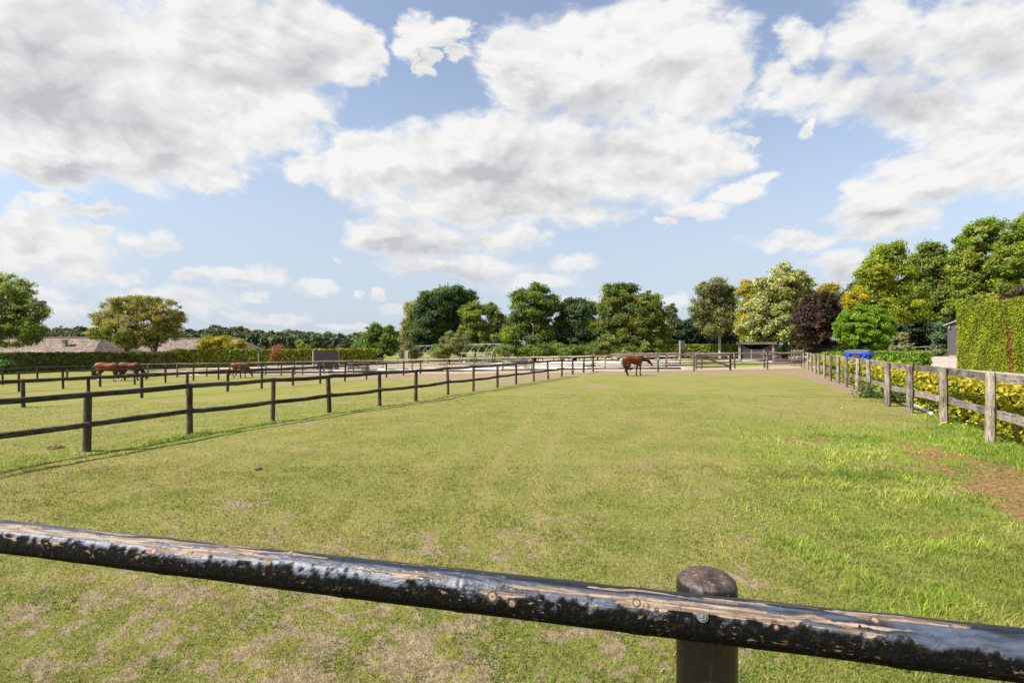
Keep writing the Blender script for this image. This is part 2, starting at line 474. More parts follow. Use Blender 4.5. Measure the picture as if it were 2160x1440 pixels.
def ground_masks(X, Y):
    """bare earth, sand and lush grass, laid out on the land"""
    Ys = np.maximum(Y, .3)
    px = CX + F * X / Ys; py = HY + F * (CH - gz(X, Y)) / Ys
    front = Y > 1.2
    n0 = fbm(X * .35, Y * .35, 4, 1); n1 = fbm(X * 1.3, Y * 1.3, 4, 2); n2 = fbm(X * 4.5, Y * 4.5, 4, 3); n3 = fbm(X * 11, Y * 11, 3, 4)
    bare = np.zeros_like(X); sand = np.zeros_like(X)
    # worn turf near the first fence
    w = sstep(6.5 - Y, -3.2, 3.2) * (1 - sstep(X, .2, 3.0)) * .95 + .10
    w = w + .55 * sstep(4.6 - Y, -.8, 1.3) * (1 - sstep(X, -.2, 1.6))
    v = .24 * n1 + .36 * n2 + .40 * n3
    bare = np.maximum(bare, sstep(v * 1.3 + w * .19, .82, 1.08))
    # scattered scars across the paddock
    sc = .30 * n0 + .45 * n1 + .25 * n2
    bare = np.maximum(bare, sstep(.25 * n0 + .5 * fbm(X * 1.1, Y * 1.1, 3, 31) + .25 * n2, .655, .72) * .85)
    # the dirt by the right-hand posts
    e = np.abs((py - (942 + (px - 1900) * .40)) / (15 + np.clip(px - 1900, -60, 320) * .16)) ** 2 + sstep(px, 1915, 1850) * 3
    e2 = ((px - 1920) / 105) ** 2 + ((py - 948) / 20) ** 2
    dirt = np.maximum(sstep(1.45 - e + (n1 - .5) * 2.4 + (n2 - .5) * 3.0 + (n3 - .5) * 2.2, .2, 1.5), .55 * sstep(1 - e2 + (n2 - .5) * 2.2, .3, 1.0))
    for (a, c, r) in ((1660, 928, 26), (1730, 927, 24), (1995, 1123, 45), (1560, 928, 10)):
        dirt = np.maximum(dirt, sstep(1 - np.hypot((px - a) / r, (py - c) / (r * .28)) + (n2 - .5) * 1.4, .0, .7))
    # tracks along fences
    s, t, L = line_dist(A_PX, X, Y)
    band = np.exp(-((s + .9) / (.5 + .05 * np.clip(t, 0, L))) ** 2) * sstep(t, 7, 24) * (t < L + 4)
    bare = np.maximum(bare, sstep(band * .62 + (n1 - .5) * .9 + (n2 - .5) * .5, .22, .5) * (band > .05))
    band = np.exp(-((s - .7) / .5) ** 2) * sstep(t, -8, 6) * .55 * (t < L)
    bare = np.maximum(bare, sstep(band + (n1 - .5) * 1.3 + (n2 - .5) * .5, .52, .75) * (band > .05))
    s, t, L = line_dist(B_PX, X, Y)
    band = np.exp(-((s + .4) / .75) ** 2) * sstep(t, 6, 14) * (t < L + 2)
    bare = np.maximum(bare, sstep(band * .8 + (n1 - .5) * 1.0, .30, .6) * (band > .04))
    s, t, L = line_dist(C_PX, X, Y)
    band = np.exp(-((s + .2) / .5) ** 2) * (t < L + 3)
    bare = np.maximum(bare, sstep(band * .6 + (n1 - .5), .32, .6) * (band > .04) * .8)
    s, t, L = line_dist(R_PX, X, Y)
    band = np.exp(-((s + .1) / (.55 + .09 * np.clip(t - 12, 0, 30))) ** 2) * sstep(t, 8, 15)
    bare = np.maximum(bare, sstep(band * .95 + (n1 - .5) * .7 + (n2 - .5) * .4, .30, .55))
    tan_shade = sstep(s, -1.1, .6) * sstep(s, 3.2, 1.6) * (t > -14) * (t < L + 4)
    bare = np.maximum(bare, sstep(tan_shade * .75 * sstep(s, .15, .9) + (n2 - .5) * .9, .35, .6))
    # the worn strip and the sandy track at the far end
    q = lambda xs, ys: np.interp(px, xs, ys)
    top = q([300, 640, 900, 1190, 1450, 1700], [795, 789, 786, 783, 776, 772])
    bot = q([300, 640, 900, 1000, 1190, 1400, 1640, 1720], [796, 793, 804, 803, 794, 790, 789, 800])
    end = front * sstep(py - top + (n1 - .5) * 3, -.5, 1.0) * sstep(bot - py + (n0 - .5) * 7 + (n1 - .5) * 6, -1, 2.0) * (px > 330) * (px < 1735)
    bare = np.maximum(bare, end * .95)
    patch = front * sstep(1 - np.hypot((px - 1255) / 95, (py - 813) / 5) + (n1 - .5) * 1.5, .25, .8) * .75
    patch = np.maximum(patch, front * sstep(1 - np.hypot((px - 1195) / 26, (py - 828) / 3.2) + (n1 - .5) * .9, .1, .6))
    bare = np.maximum(bare, patch)
    # arena
    at_ = q([300, 560, 730, 1000, 1320, 1450], [781, 772, 768.5, 764, 759, 757])
    ab_ = q([300, 640, 900, 1200, 1440], [792, 788, 785, 781, 779])
    ar = front * sstep(py - at_, -.6, .6) * sstep(ab_ - py, -.6, .6) * sstep(px, 300, 360) * sstep(px, 1470, 1440)
    sand = np.maximum(sand, ar)
    sand = np.maximum(sand, front * sstep(py - q([1000, 1450], [760.5, 752]), -.5, .5) * sstep(at_ - py, -.8, .5) * (px > 1010) * (px < 1450))
    trk = front * sstep(py - q([700, 1250, 1450, 1700], [786.5, 780, 775.5, 771]), -.7, .7) * sstep(q([700, 1250, 1450, 1700], [790, 784.5, 780.5, 777]) - py, -.7, .7) * (px > 640) * (px < 1735)
    sand = np.maximum(sand, trk * .7)
    sand = np.maximum(sand, front * sstep(py, 744, 746) * sstep(764, py - .5, py + .5) * sstep(px, 1470, 1560) * (px < 1760) * .8)
    lush = sstep(X - .32 * (Y - 4) - 1.2 + (n1 - .5) * 3, .0, 3.0) * sstep(Y, 1, 3.5) * sstep(15 - Y, 0, 4) * (1 - sstep(s, .3, 1.2))
    # greener strip under rails
    for pts in (A_PX, B_PX):
        s2, t2, L2 = line_dist(pts, X, Y)
        lush = np.maximum(lush, np.exp(-((s2 - .05) / .45) ** 2) * (.8 - .7 * sstep(t2, 4, 12)) * (t2 < L2))
    lush = np.maximum(lush, front * (px > 1440) * sstep(py, 762, 764) * sstep(776, py - .5, py + .5) * .7)
    dry = sstep(.5 * n0 + .5 * n1, .40, .66) * .8
    for o_, wd in ((0, 22), (105, 26)):
        xc = np.interp(py, [845, 880, 920, 960, 1010, 1080, 1160], [1150, 1120, 1088, 1058, 1028, 1000, 985]) + o_ * np.interp(py, [845, 1160], [.55, 1.5])
        dry = np.maximum(dry, front * np.exp(-((px - xc) / (wd * np.interp(py, [845, 1160], [.6, 1.5]))) ** 2) * sstep(py, 835, 880) * sstep(1190, py - 60, py + 60) * .95)
    dry = np.maximum(dry, front * sstep(1 - np.hypot((px - 2110) / 130, (py - 1110 - (px - 2110) * .2) / 55) + (n2 - .5) * 1.2, .1, .7))
    dry = np.maximum(dry, front * sstep(1 - np.hypot((px - 1900) / 60, (py - 1060) / 30) + (n2 - .5) * 1.2, .1, .7))
    return bare, sand, lush, dirt, dry


def build_ground():
    th = np.concatenate([np.arange(-60, 60, .31), np.arange(60, 300, 4.0)]) * math.pi / 180
    r = np.concatenate([[.25, .6, 1.0, 1.5, 2.0, 2.4], np.exp(np.arange(math.log(2.7), math.log(110), .0060)), np.exp(np.arange(math.log(111), math.log(1800), .09)), [2500.]])
    TH, R = np.meshgrid(th, r, indexing='ij')
    X = np.sin(TH) * R; Y = np.cos(TH) * R
    Z = gz(X, Y)
    fade = np.clip(1.2 - R / 40, 0, 1)
    Z = Z + fade * ((fbm(X * .8, Y * .8, 3, 9) - .5) * .05 + (fbm(X * 5, Y * 5, 3, 10) - .5) * .035) * sstep(R, 1, 2.5)
    nt_, nr = X.shape
    V = np.stack([X, Y, Z], -1).reshape(-1, 3)
    i = np.arange(nt_)[:, None]; j = np.arange(nr - 1)[None]
    a = i * nr + j; b = ((i + 1) % nt_) * nr + j
    Fc = np.stack([a, a + 1, b + 1, b], -1).reshape(-1, 4)
    Fc = Fc[:, ::-1]
    ms = ground_masks(V[:, 0], V[:, 1])
    m, g, bs = material('paddock_ground')
    geo = g.new('ShaderNodeNewGeometry').outputs['Position']
    n_f = g.noise(geo, 60, 4, .65); n_m = g.noise(geo, 13, 5, .62); n_l = g.noise(geo, 1.1, 5, .6); n_t = g.noise(geo, 32, 4, .6); n_x = g.noise(geo, .16, 3, .5)
    bare, sand, lush, dirt, dry = (g.attr(k) for k in ('bare', 'sand', 'lush', 'dirt', 'dry'))
    f1 = g.ss(g.m('ADD', g.m('MULTIPLY', n_m, .6), g.m('MULTIPLY', n_l, .4)), .36, .64)
    gr = g.mix(f1, (.135, .152, .028), (.262, .235, .068))
    gr = g.mix(g.m('MULTIPLY', g.ss(n_x, .35, .65), .45), gr, (.185, .215, .05))
    gr = g.mix(g.m('MULTIPLY', dry, .42), gr, (.30, .232, .095))
    gr = g.mix(g.m('MULTIPLY', lush, .7), gr, (.19, .255, .032))
    gr = g.mix(g.ss(n_f, .62, .80), gr, (.34, .30, .12))
    gr = g.mix(g.ss(n_f, .44, .28), gr, (.055, .07, .018))
    so = g.mix(g.ss(n_m, .3, .7), (.19, .14, .082), (.32, .25, .155))
    so = g.mix(g.ss(n_f, .46, .30), so, (.10, .066, .04))
    bf = g.m('ADD', bare, g.m('ADD', g.m('MULTIPLY', g.m('SUBTRACT', n_m, .5), 1.0), g.m('MULTIPLY', g.m('SUBTRACT', n_t, .5), 1.1)))
    bf = g.m('MULTIPLY', g.ss(bf, .30, .62), g.ss(bare, .02, .12))
    c = g.mix(bf, gr, so)
    dr = g.mix(g.ss(n_m, .35, .65), (.15, .086, .036), (.30, .19, .082))
    df = g.ss(g.m('ADD', dirt, g.m('MULTIPLY', g.m('SUBTRACT', n_m, .5), .9)), .35, .62)
    c = g.mix(df, c, dr)
    sd = g.mix(g.ss(n_l, .3, .7), (.36, .285, .195), (.46, .37, .265))
    c = g.mix(sand, c, sd)
    g.put(bs.inputs['Base Color'], c); bs.inputs['Roughness'].default_value = .95; bs.inputs['Specular IOR Level'].default_value = .1
    bump(g, bs, g.m('ADD', n_f, g.m('MULTIPLY', n_m, 1.5)), .9, .03)
    o = np_mesh('ground', V, Fc, m, None, None, True, dict(zip(('bare', 'sand', 'lush', 'dirt', 'dry'), ms)))
    tag(o, 'yellow green paddock turf worn to bare earth in places', 'ground', None, 'structure')


build_ground()


def blades(X, Y, h, w, lean, col, seed=0):
    """grass blades: five points, three faces folded into quads"""
    n = len(X); r = np.random.default_rng(seed)
    base = np.stack([X, Y, gz(X, Y) - .012 + np.clip(1.2 - np.hypot(X, Y) / 40, 0, 1) * ((fbm(X * .8, Y * .8, 3, 9) - .5) * .05 + (fbm(X * 5, Y * 5, 3, 10) - .5) * .035)], -1)
    a = r.uniform(0, 2 * math.pi, n); la = r.uniform(0, 2 * math.pi, n)
    side = np.stack([np.cos(a), np.sin(a), np.zeros(n)], -1) * (w / 2)[:, None]
    ln = np.stack([np.cos(la), np.sin(la), np.zeros(n)], -1) * (h * lean)[:, None]
    up = np.zeros((n, 3)); up[:, 2] = h * np.sqrt(np.clip(1 - lean ** 2 * .8, .05, 1))
    mid = base + ln * .38 + up * .60; tip = base + ln + up
    V = np.stack([base - side, base + side, mid + side * .75, mid - side * .75, tip + side * .1, tip - side * .1], 1).reshape(-1, 3)
    i = np.arange(n)[:, None] * 6
    Fc = np.concatenate([i + np.array([[0, 1, 2, 3]]), i + np.array([[3, 2, 4, 5]])], 0)
    C = np.repeat(col, 6, 0)
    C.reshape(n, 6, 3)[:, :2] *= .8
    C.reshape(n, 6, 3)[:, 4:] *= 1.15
    return V, Fc, C


def scatter(n, y0, y1, seed):
    r = np.random.default_rng(seed)
    # even per unit of view: more blades close by
    Y = np.exp(r.uniform(math.log(y0), math.log(y1), n)); X = r.uniform(-1.25, 1.25, n) * Y
    return X, Y, r


def build_grass():
    parts = []
    def add(V, Fc, C):
        off = sum(len(p[0]) for p in parts); parts.append((V, Fc + off, C))
    pal = np.array([(.16, .185, .032), (.22, .225, .050), (.29, .262, .078), (.37, .30, .14), (.10, .135, .024)])
    # cropped turf
    for (n, y0, y1, hs, ws, sd) in ((270000, 2.4, 9.0, .038, .0052, 1), (138000, 8.0, 22.0, .040, .011, 2)):
        X, Y, r = scatter(n, y0, y1, sd)
        b, s_, lu, di, dr = ground_masks(X, Y)
        keep = r.uniform(0, 1, n) > np.clip(b * .64 + di * .88 + s_, 0, .97)
        ss_, tt_, LL = line_dist(R_PX, X, Y)
        keep &= ss_ < 1.0
        X, Y, lu, dr, b = X[keep], Y[keep], lu[keep], dr[keep], b[keep]; n = len(X)
        cl = fbm(X * 3.2, Y * 3.2, 3, 21)
        h = hs * r.uniform(.5, 1.35, n) * (.55 + 1.0 * cl) * (1 + .5 * lu)
        w = ws * r.uniform(.7, 1.3, n) * np.clip(Y / (y0 * 1.6), .8, 1.8)
        k = np.clip((r.normal(1.35, .95, n) + dr * .9 - lu * 1.2 + (cl - .5) * -2.2), 0, 3.99)
        k0 = k.astype(int); fr = (k - k0)[:, None]
        col = pal[k0] * (1 - fr) + pal[np.minimum(k0 + 1, 3)] * fr
        dk = r.uniform(0, 1, n) < .12; col[dk] = pal[4]
        col = col * r.uniform(.75, 1.25, (n, 1))
        add(*blades(X, Y, h, w, r.uniform(.25, .95, n), col, sd + 50))
    # tall tufts and laid grass along the right
    n = 260000
    X, Y, r = scatter(n, 2.9, 15.5, 5)
    b, s_, lu, di, dr = ground_masks(X, Y)
    cl = fbm(X * 1.7, Y * 1.7, 4, 23); cl2 = fbm(X * .7, Y * .7, 2, 27)
    ss_, tt_, LL = line_dist(R_PX, X, Y)
    edge = np.exp(-((ss_ - .1) / .55) ** 2) * (tt_ < 8)
    p = np.clip(lu * sstep(.6 * cl + .4 * cl2, .36, .60), 0, 1) * (1 - di * .97) * (1 - .4 * b) + edge * .8
    keep = (r.uniform(0, 1, n) < p) & (ss_ < 1.3)
    X, Y, cl, dr, ed = X[keep], Y[keep], cl[keep], dr[keep], edge[keep]; n = len(X)
    h = (.045 + .075 * sstep(cl, .42, .74) + .08 * ed) * r.uniform(.5, 1.35, n)
    w = .0062 * r.uniform(.7, 1.4, n) * np.clip(Y / 5.0, .8, 2.4)
    c2 = fbm(X * 1.1, Y * 1.1, 3, 29)
    k = np.clip(r.normal(1.0, .6, n) + (c2 - .5) * 5.5 + dr * .7, 0, 3.99); k0 = k.astype(int); fr = (k - k0)[:, None]
    pal2 = np.array([(.12, .20, .024), (.23, .32, .034), (.34, .40, .05), (.44, .40, .15), (.44, .40, .15)])
    col = (pal2[k0] * (1 - fr) + pal2[k0 + 1] * fr) * r.uniform(.8, 1.25, (n, 1))
    add(*blades(X, Y, h, w, r.uniform(.3, .98, n), col, 61))
    # broad-leaved weeds and clover tufts in the worn turf
    n = 60000
    X, Y, r = scatter(n, 2.8, 8.5, 8)
    cl = fbm(X * 2.6, Y * 2.6, 3, 41); b, s_, lu, di, dr = ground_masks(X, Y)
    keep = (r.uniform(0, 1, n) < sstep(cl, .56, .70)) & (di < .3)
    X, Y = X[keep], Y[keep]; n = len(X)
    col = np.array([(.10, .175, .022)]) * r.uniform(.7, 1.5, (n, 1)) * np.array([[1, 1, 1]])
    add(*blades(X, Y, .05 * r.uniform(.5, 1.3, n), .0105 * r.uniform(.6, 1.3, n), r.uniform(.5, .98, n), col, 71))
    n = 30000
    X, Y, r = scatter(n, 2.7, 9.0, 12)
    b, s_, lu, di, dr = ground_masks(X, Y)
    keep = r.uniform(0, 1, n) < .25 + .6 * b + .5 * di
    X, Y = X[keep], Y[keep]; n = len(X)
    col = np.array([(.36, .28, .15)]) * r.uniform(.35, 1.25, (n, 1))
    add(*blades(X, Y, .045 * r.uniform(.4, 1.5, n), .0042 * r.uniform(.6, 1.4, n), r.uniform(.93, 1.05, n), col, 73))
    V = np.concatenate([p[0] for p in parts]); Fc = np.concatenate([p[1] for p in parts]); C = np.concatenate([p[2] for p in parts])
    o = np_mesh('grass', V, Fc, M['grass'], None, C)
    tag(o, 'short cropped grass with longer tufts along the right side', 'grass', None, 'stuff')


build_grass()

# paved yard on the right
def build_yard():
    mb = MB(); n = 14
    a0, a1 = 10.2, 34.0; t0, t1 = 26.0, 84.0
    P = lambda s, t: Vector((.905 * s + .425 * t, -.425 * s + .905 * t, 0))
    vs = []; fs = []
    for i in range(n + 1):
        for j in range(n + 1):
            q = P(a0 + (a1 - a0) * i / n, t0 + (t1 - t0) * j / n); q.z = float(gz(q.x, q.y)) + .03; vs.append(q)
    for i in range(n):
        for j in range(n):
            k = i * (n + 1) + j; fs.append((k, k + n + 1, k + n + 2, k + 1))
    mb.add(vs, fs)
    m, g, b = material('yard_bricks')
    geo = g.new('ShaderNodeNewGeometry').outputs['Position']
    br = g.new('ShaderNodeTexBrick'); g.put(br.inputs['Vector'], geo); br.inputs['Scale'].default_value = 4
    br.inputs['Color1'].default_value = (.40, .31, .25, 1); br.inputs['Color2'].default_value = (.33, .26, .21, 1); br.inputs['Mortar'].default_value = (.25, .21, .17, 1)
    c = g.mix(g.ss(g.noise(geo, .8, 4, .6), .4, .7), br.outputs[0], (.44, .36, .29))
    g.put(b.inputs['Base Color'], c); b.inputs['Roughness'].default_value = .9
    tag(mb.build('yard_paving', m), 'pale brick paved yard between the hedges', 'paving', None, 'structure')


build_yard()

# ------------------------------------------------------------------ foliage
def leaf_mesh(name, C, size, col, mat, parent, origin, out=None, up=.35, outw=.5, elong=1.5, seed=1, squash=1.):
    r = np.random.default_rng(seed); n = len(C)
    nrm = r.normal(0, 1, (n, 3))
    if out is not None: nrm += out * outw * 2
    nrm[:, 2] += up * 2
    nrm /= np.linalg.norm(nrm, axis=1, keepdims=True) + 1e-9
    t = np.cross(nrm, r.normal(0, 1, (n, 3))); t[:, 2] *= squash; t /= np.linalg.norm(t, axis=1, keepdims=True) + 1e-9
    b = np.cross(nrm, t)
    L = (size * .5 * elong)[:, None]; W = (size * .5)[:, None]
    C = C - np.array(origin)
    fold = nrm * W * .35
    V = np.stack([C - t * L, C + b * W + fold, C + t * L, C - b * W + fold], 1).reshape(-1, 3)
    Fc = np.arange(n * 4).reshape(n, 4)
    return np_mesh(name, V, Fc, mat, parent, np.repeat(col, 4, 0))


def pick_colors(pal, ncl, r):
    pal = [(np.array(c, float) * np.interp(np.dot(c, (.3, .6, .1)), [.03, .10, .22, .4], [1.9, 1.7, 1.3, 1.1]), w) for c, w in pal]
    w = np.array([q[1] for q in pal]); w = w / w.sum()
    i = r.choice(len(pal), ncl, p=w)
    return np.array([pal[k][0] for k in i])


SEED = [100]


def tree(name, label, cat, Y, lobes, pal, trunks=(), dens=1.0, leaf_px=4.2, clump_px=9, fill=.35, mat='leaf', up=.35, group=None,
         bark='bark', droop=0, flat_=.65, elong=1.5, base_px=None, var=.22, depth=.9, speck=None):
    """a tree: trunk with limbs (one mesh) and a crown of leaf clumps gathered on the lobes"""
    SEED[0] += 1; sd = SEED[0]; r = np.random.default_rng(sd); k = Y / F
    bx = base_px if base_px is not None else (trunks[0][0] if trunks else lobes[0][0])
    root = empty(name, foot(bx, Y)); tag(root, label, cat, group)
    cen = []; rad = []; lob = []
    for (px, py, rx, ry) in lobes:
        c = np.array(at(px, py, Y)); ta = (px - CX) / F; rx = rx / (1 + (ta * depth) ** 2) ** (.5 if Y < 60 else .3); R = np.array([rx * k, rx * k * depth, ry * k])
        dy = r.normal(0, .22) * R[0]; c[1] += dy; c[0] += dy * ta
        n = max(5, int(rx * ry * math.pi / (clump_px ** 2) * .95))
        d = r.normal(0, 1, (n, 3)); d /= np.linalg.norm(d, axis=1, keepdims=True)
        u = np.where(r.uniform(0, 1, n) < fill, r.uniform(.15, .8, n), r.uniform(.78, 1.04, n))[:, None]
        cen.append(c + d * u * R); lob.append(np.repeat(c[None], n, 0))
        rad.append(clump_px * k * r.uniform(.6, 1.35, n))
    cen = np.concatenate(cen); rad = np.concatenate(rad); lob = np.concatenate(lob); nc = len(cen)
    area = sum(a[2] * a[3] * math.pi for a in lobes)
    leaf_px *= .72
    nl = int(area * 1.35 * dens * (4.2 / leaf_px) ** 2)
    ci = r.choice(nc, nl, p=rad ** 2 / (rad ** 2).sum())
    off = r.normal(0, .55, (nl, 3)) * rad[ci][:, None]; off[:, 2] *= flat_
    if droop: off[:, 2] -= droop * np.abs(r.normal(0, 1, nl)) * rad[ci]
    C = cen[ci] + off
    out = C - lob[ci]; out /= np.linalg.norm(out, axis=1, keepdims=True) + 1e-9
    cc = pick_colors(pal, nc, r) * r.uniform(1 - var, 1 + var, (nc, 1))
    col = cc[ci] * r.uniform(.72, 1.3, (nl, 1)) * (1 + r.normal(0, .06, (nl, 3)))
    if speck:
        mk = r.uniform(0, 1, nl) < speck[1] * np.clip(.4 + out[:, 2] + .3, .1, 1); col[mk] = np.array(speck[0]) * r.uniform(.75, 1.15, (int(mk.sum()), 1))
    ok = C[:, 2] > gz(C[:, 0], C[:, 1]) + .02
    C, col, out = C[ok], np.clip(col[ok], .003, .8), out[ok]
    size = leaf_px * k * r.uniform(.55, 1.3, len(C)) * .8
    leaf_mesh('crown', C, size, col, M[mat], root, root.location, out, up, .45, elong, sd)
    mb = MB(root.location)
    trunks = trunks or [(bx, 3)]
    for q in trunks:
        tx, tr = q[0], q[1]; b = foot(tx, Y); b.z -= .1
        tl = sorted(lobes, key=lambda a: abs(a[0] - tx) * .6 + a[1] * .2)[0]
        hi = at(.7 * tl[0] + .3 * tx, tl[1], Y)
        if len(q) > 2: hi = at(q[2], q[3], Y)
        p1 = b.lerp(hi, .35) + Vector((r.normal(0, .1), r.normal(0, .1), 0)); p2 = b.lerp(hi, .7) + Vector((r.normal(0, .2), r.normal(0, .2), 0))
        mb.tube([b, b + Vector((0, 0, .3)), p1, p2, hi], [tr * k * 1.35, tr * k, tr * k * .8, tr * k * .5, tr * k * .22], 8, .06)
        for a in lobes[:9]:
            e = at(a[0], a[1], Y) + Vector((0, r.normal(0, .5), 0))
            st = b.lerp(hi, float(np.clip(.35 + .4 * r.random(), 0, .9)))
            if e.z > st.z - .3:
                mb.tube([st, st.lerp(e, .5) + Vector((0, 0, -.1 * (e - st).length * .4)), e], [tr * k * .38, tr * k * .25, tr * k * .08], 5)
    mb.build('trunk', M[bark], root, True)
    return root


def hedge(name, label, path, w, heights, pal, leaf=.1, dens=2.2, over=0., mat='leaf', group=None, jitter=.05, elong=1.4, patches=None, core=(.03, .028, .015), up=.2, lean=0, vary=.35, blotch=.76):
    """clipped hedge: twiggy core and a skin of leaves; path = ground points (x,y), leaves sized to the distance"""
    SEED[0] += 1; sd = SEED[0]; r = np.random.default_rng(sd)
    P = [np.array(p, float) for p in path]
    root = empty(name, (P[0][0], P[0][1], float(gz(*P[0])))); tag(root, label, 'hedge', group)
    mb = MB(root.location); Cs = []; Ns = []; Ss = []
    for i in range(len(P) - 1):
        a, b = P[i], P[i + 1]; d = b - a; L = np.hypot(*d); d = d / L; nrm = np.array([d[1], -d[0]])
        ha, hb = heights[i], heights[i + 1]
        for side in (1, -1, 0, 2, 3):    # two faces, top, two ends
            if side in (2, 3) and ((side == 2 and i > 0) or (side == 3 and i < len(P) - 2)): continue
            lf = leaf((a + b) / 2) if callable(leaf) else leaf
            A = L * (ha + hb) / 2 if side in (1, -1) else (L * w if side == 0 else w * ha)
            n = int(A / (lf * lf * .5) * dens * (.5 if side == -1 else 1))
            t = r.uniform(0, 1, n); h = ha + (hb - ha) * t
            bump_ = (fbm(t * L * .8 + i * 7, t * 3 + side * 5, 3, sd) - .5) * over * 2
            if side in (1, -1):
                z = r.uniform(0, 1, n) * h; off = side * (w / 2 - .03 + bump_ * .6 - lean * (1 - z / h))
                no = np.stack([nrm[0] * side + 0 * t, nrm[1] * side + 0 * t, .0 * t], -1)
            elif side == 0:
                z = h + bump_ * .5; off = r.uniform(-.5, .5, n) * w
                no = np.stack([0 * t, 0 * t, 1 + 0 * t], -1)
            else:
                z = r.uniform(0, 1, n) * h; off = r.uniform(-.5, .5, n) * w
                t = np.full(n, 0. if side == 2 else 1.)
                sg = -1 if side == 2 else 1
                no = np.stack([d[0] * sg + 0 * t, d[1] * sg + 0 * t, 0 * t], -1)
            x = a[0] + d[0] * L * t + nrm[0] * off; y = a[1] + d[1] * L * t + nrm[1] * off
            c = np.stack([x, y, gz(a[0] + d[0] * L * t, a[1] + d[1] * L * t) + z], -1) + no * (r.normal(0, 1, n) * jitter)[:, None]
            Cs.append(c); Ns.append(no); Ss.append(np.full(n, lf))
        za, zb = float(gz(*a)), float(gz(*b)); wi = max(w / 2 - .10, .05)
        q = []
        for (p, z0, hh) in ((a + d * .08, za, ha), (b - d * .08, zb, hb)):
            for sg in (-1, 1):
                for zz in (z0 - .05, z0 + hh - .08):
                    q.append((p[0] + nrm[0] * wi * sg, p[1] + nrm[1] * wi * sg, zz))
        mb.add(q, [(0, 1, 3, 2), (4, 6, 7, 5), (0, 4, 5, 1), (2, 3, 7, 6), (1, 5, 7, 3), (0, 2, 6, 4)])
    C = np.concatenate(Cs); Nn = np.concatenate(Ns); S = np.concatenate(Ss); n = len(C)
    pick = fbm(C[:, 0] * 1.9 + C[:, 2] * 1.3, C[:, 1] * 1.9 + C[:, 2], 3, sd)
    cc = pick_colors(pal, n, r)
    col = cc * r.uniform(1 - vary, 1 + vary, (n, 1)) * (1 - blotch / 2 + blotch * pick[:, None])
    if patches:
        for f in patches: col = f(C, col, r)
    leaf_mesh('foliage', C, S * r.uniform(.6, 1.35, n), np.clip(col, .003, .8), M[mat], root, root.location, Nn, up, .55, elong, sd)
    m = bpy.data.materials.get(name + '_twigs') or flat(name + '_twigs', core, .95, 0, .5, 9)
    mb.build('twigs', m, root)
    return root


def gp(px, py):
    return ground_at(px, py).xy


# ---- right-hand yellow hedge behind the grey fence
r0 = Vector(ground_at(*R_PX[0])); r1 = Vector(ground_at(*R_PX[12]))
RD = (r1 - r0); RD.z = 0; RD.normalize(); RN = Vector((RD.y, -RD.x, 0))
yh = [r0 + RD * t + RN * 1.15 for t in (-4.2, 0, 3, 6, 10, 15, 20, 26, 33)]
GOLD = [((.38, .32, .015), 4), ((.30, .30, .02), 5), ((.18, .24, .016), 4), ((.40, .24, .03), 1.0), ((.16, .09, .025), .8), ((.10, .15, .012), 1.5)]


def yellow_tops(C, col, r):
    hz = C[:, 2] - gz(C[:, 0], C[:, 1]); f = sstep(hz, .75, 1.05)[:, None] * .55
    warm = np.array([[.50, .40, .04]]) * r.uniform(.75, 1.25, (len(C), 1))
    g_ = sstep(fbm(C[:, 0] * .9, C[:, 1] * .9, 2, 77), .52, .66)[:, None] * (1 - f)
    return (col * (1 - f) + warm * f) * (1 - g_ * .6) + np.array([[.08, .17, .012]]) * g_ * .6


hedge('hedge', 'low clipped yellow and green hedge growing just behind the grey post fence', [p.xy for p in yh], .95,
      [1.12, 1.12, 1.12, 1.14, 1.16, 1.18, 1.2, 1.2, 1.2], GOLD, lambda p: float(np.clip(.0046 * np.hypot(*p), .05, .15)), 1.9, .14, jitter=.06, patches=[yellow_tops], vary=.28, blotch=.5, core=(.05, .045, .012))

# ---- tall clipped conifer hedge at the right edge
th = [Vector((31.0, 34.4)), Vector((29.6, 30.4)), Vector((28.25, 26.7)), Vector((25.5, 19.0))]


def brown_streak(C, col, r):
    t = (C[:, 1] - 30.0); hz = C[:, 2] - gz(C[:, 0], C[:, 1])
    cy = 28.9 - (hz - 1.0) * -.16
    f = sstep(.34 + .12 * r.normal(0, 1, len(C)) - np.abs(C[:, 1] - cy), .0, .2) * sstep(hz, 2.9, 2.3)
    br = np.array([[.22, .085, .025]]) * r.uniform(.5, 1.3, (len(C), 1))
    return col * (1 - f[:, None]) + br * f[:, None]


hedge('hedge', 'very tall clipped yellow green conifer hedge with a brown dead streak', [p for p in th], 1.7, [4.12, 4.1, 4.1, 4.1],
      [((.130, .150, .006), 4), ((.090, .120, .008), 4), ((.18, .185, .010), 2), ((.06, .085, .010), 2)], lambda p: .0015 * float(np.hypot(*p)), 2.4, .12, 'needle', jitter=.05, patches=[brown_streak], vary=.15, blotch=1.1, core=(.035, .05, .008), elong=1.7)

# ---- clipped light green hedge behind the blue bin
hedge('hedge', 'short clipped bright green hedge beside the blue container at the yard', [gp(1722, 772), gp(1845, 771), foot(1952, 37.5).xy], .8, [1.1, 1.12, 1.15],
      [((.16, .23, .02), 4), ((.10, .17, .015), 4), ((.05, .10, .01), 2)], .15, 2.0, .08, core=(.03, .05, .01))
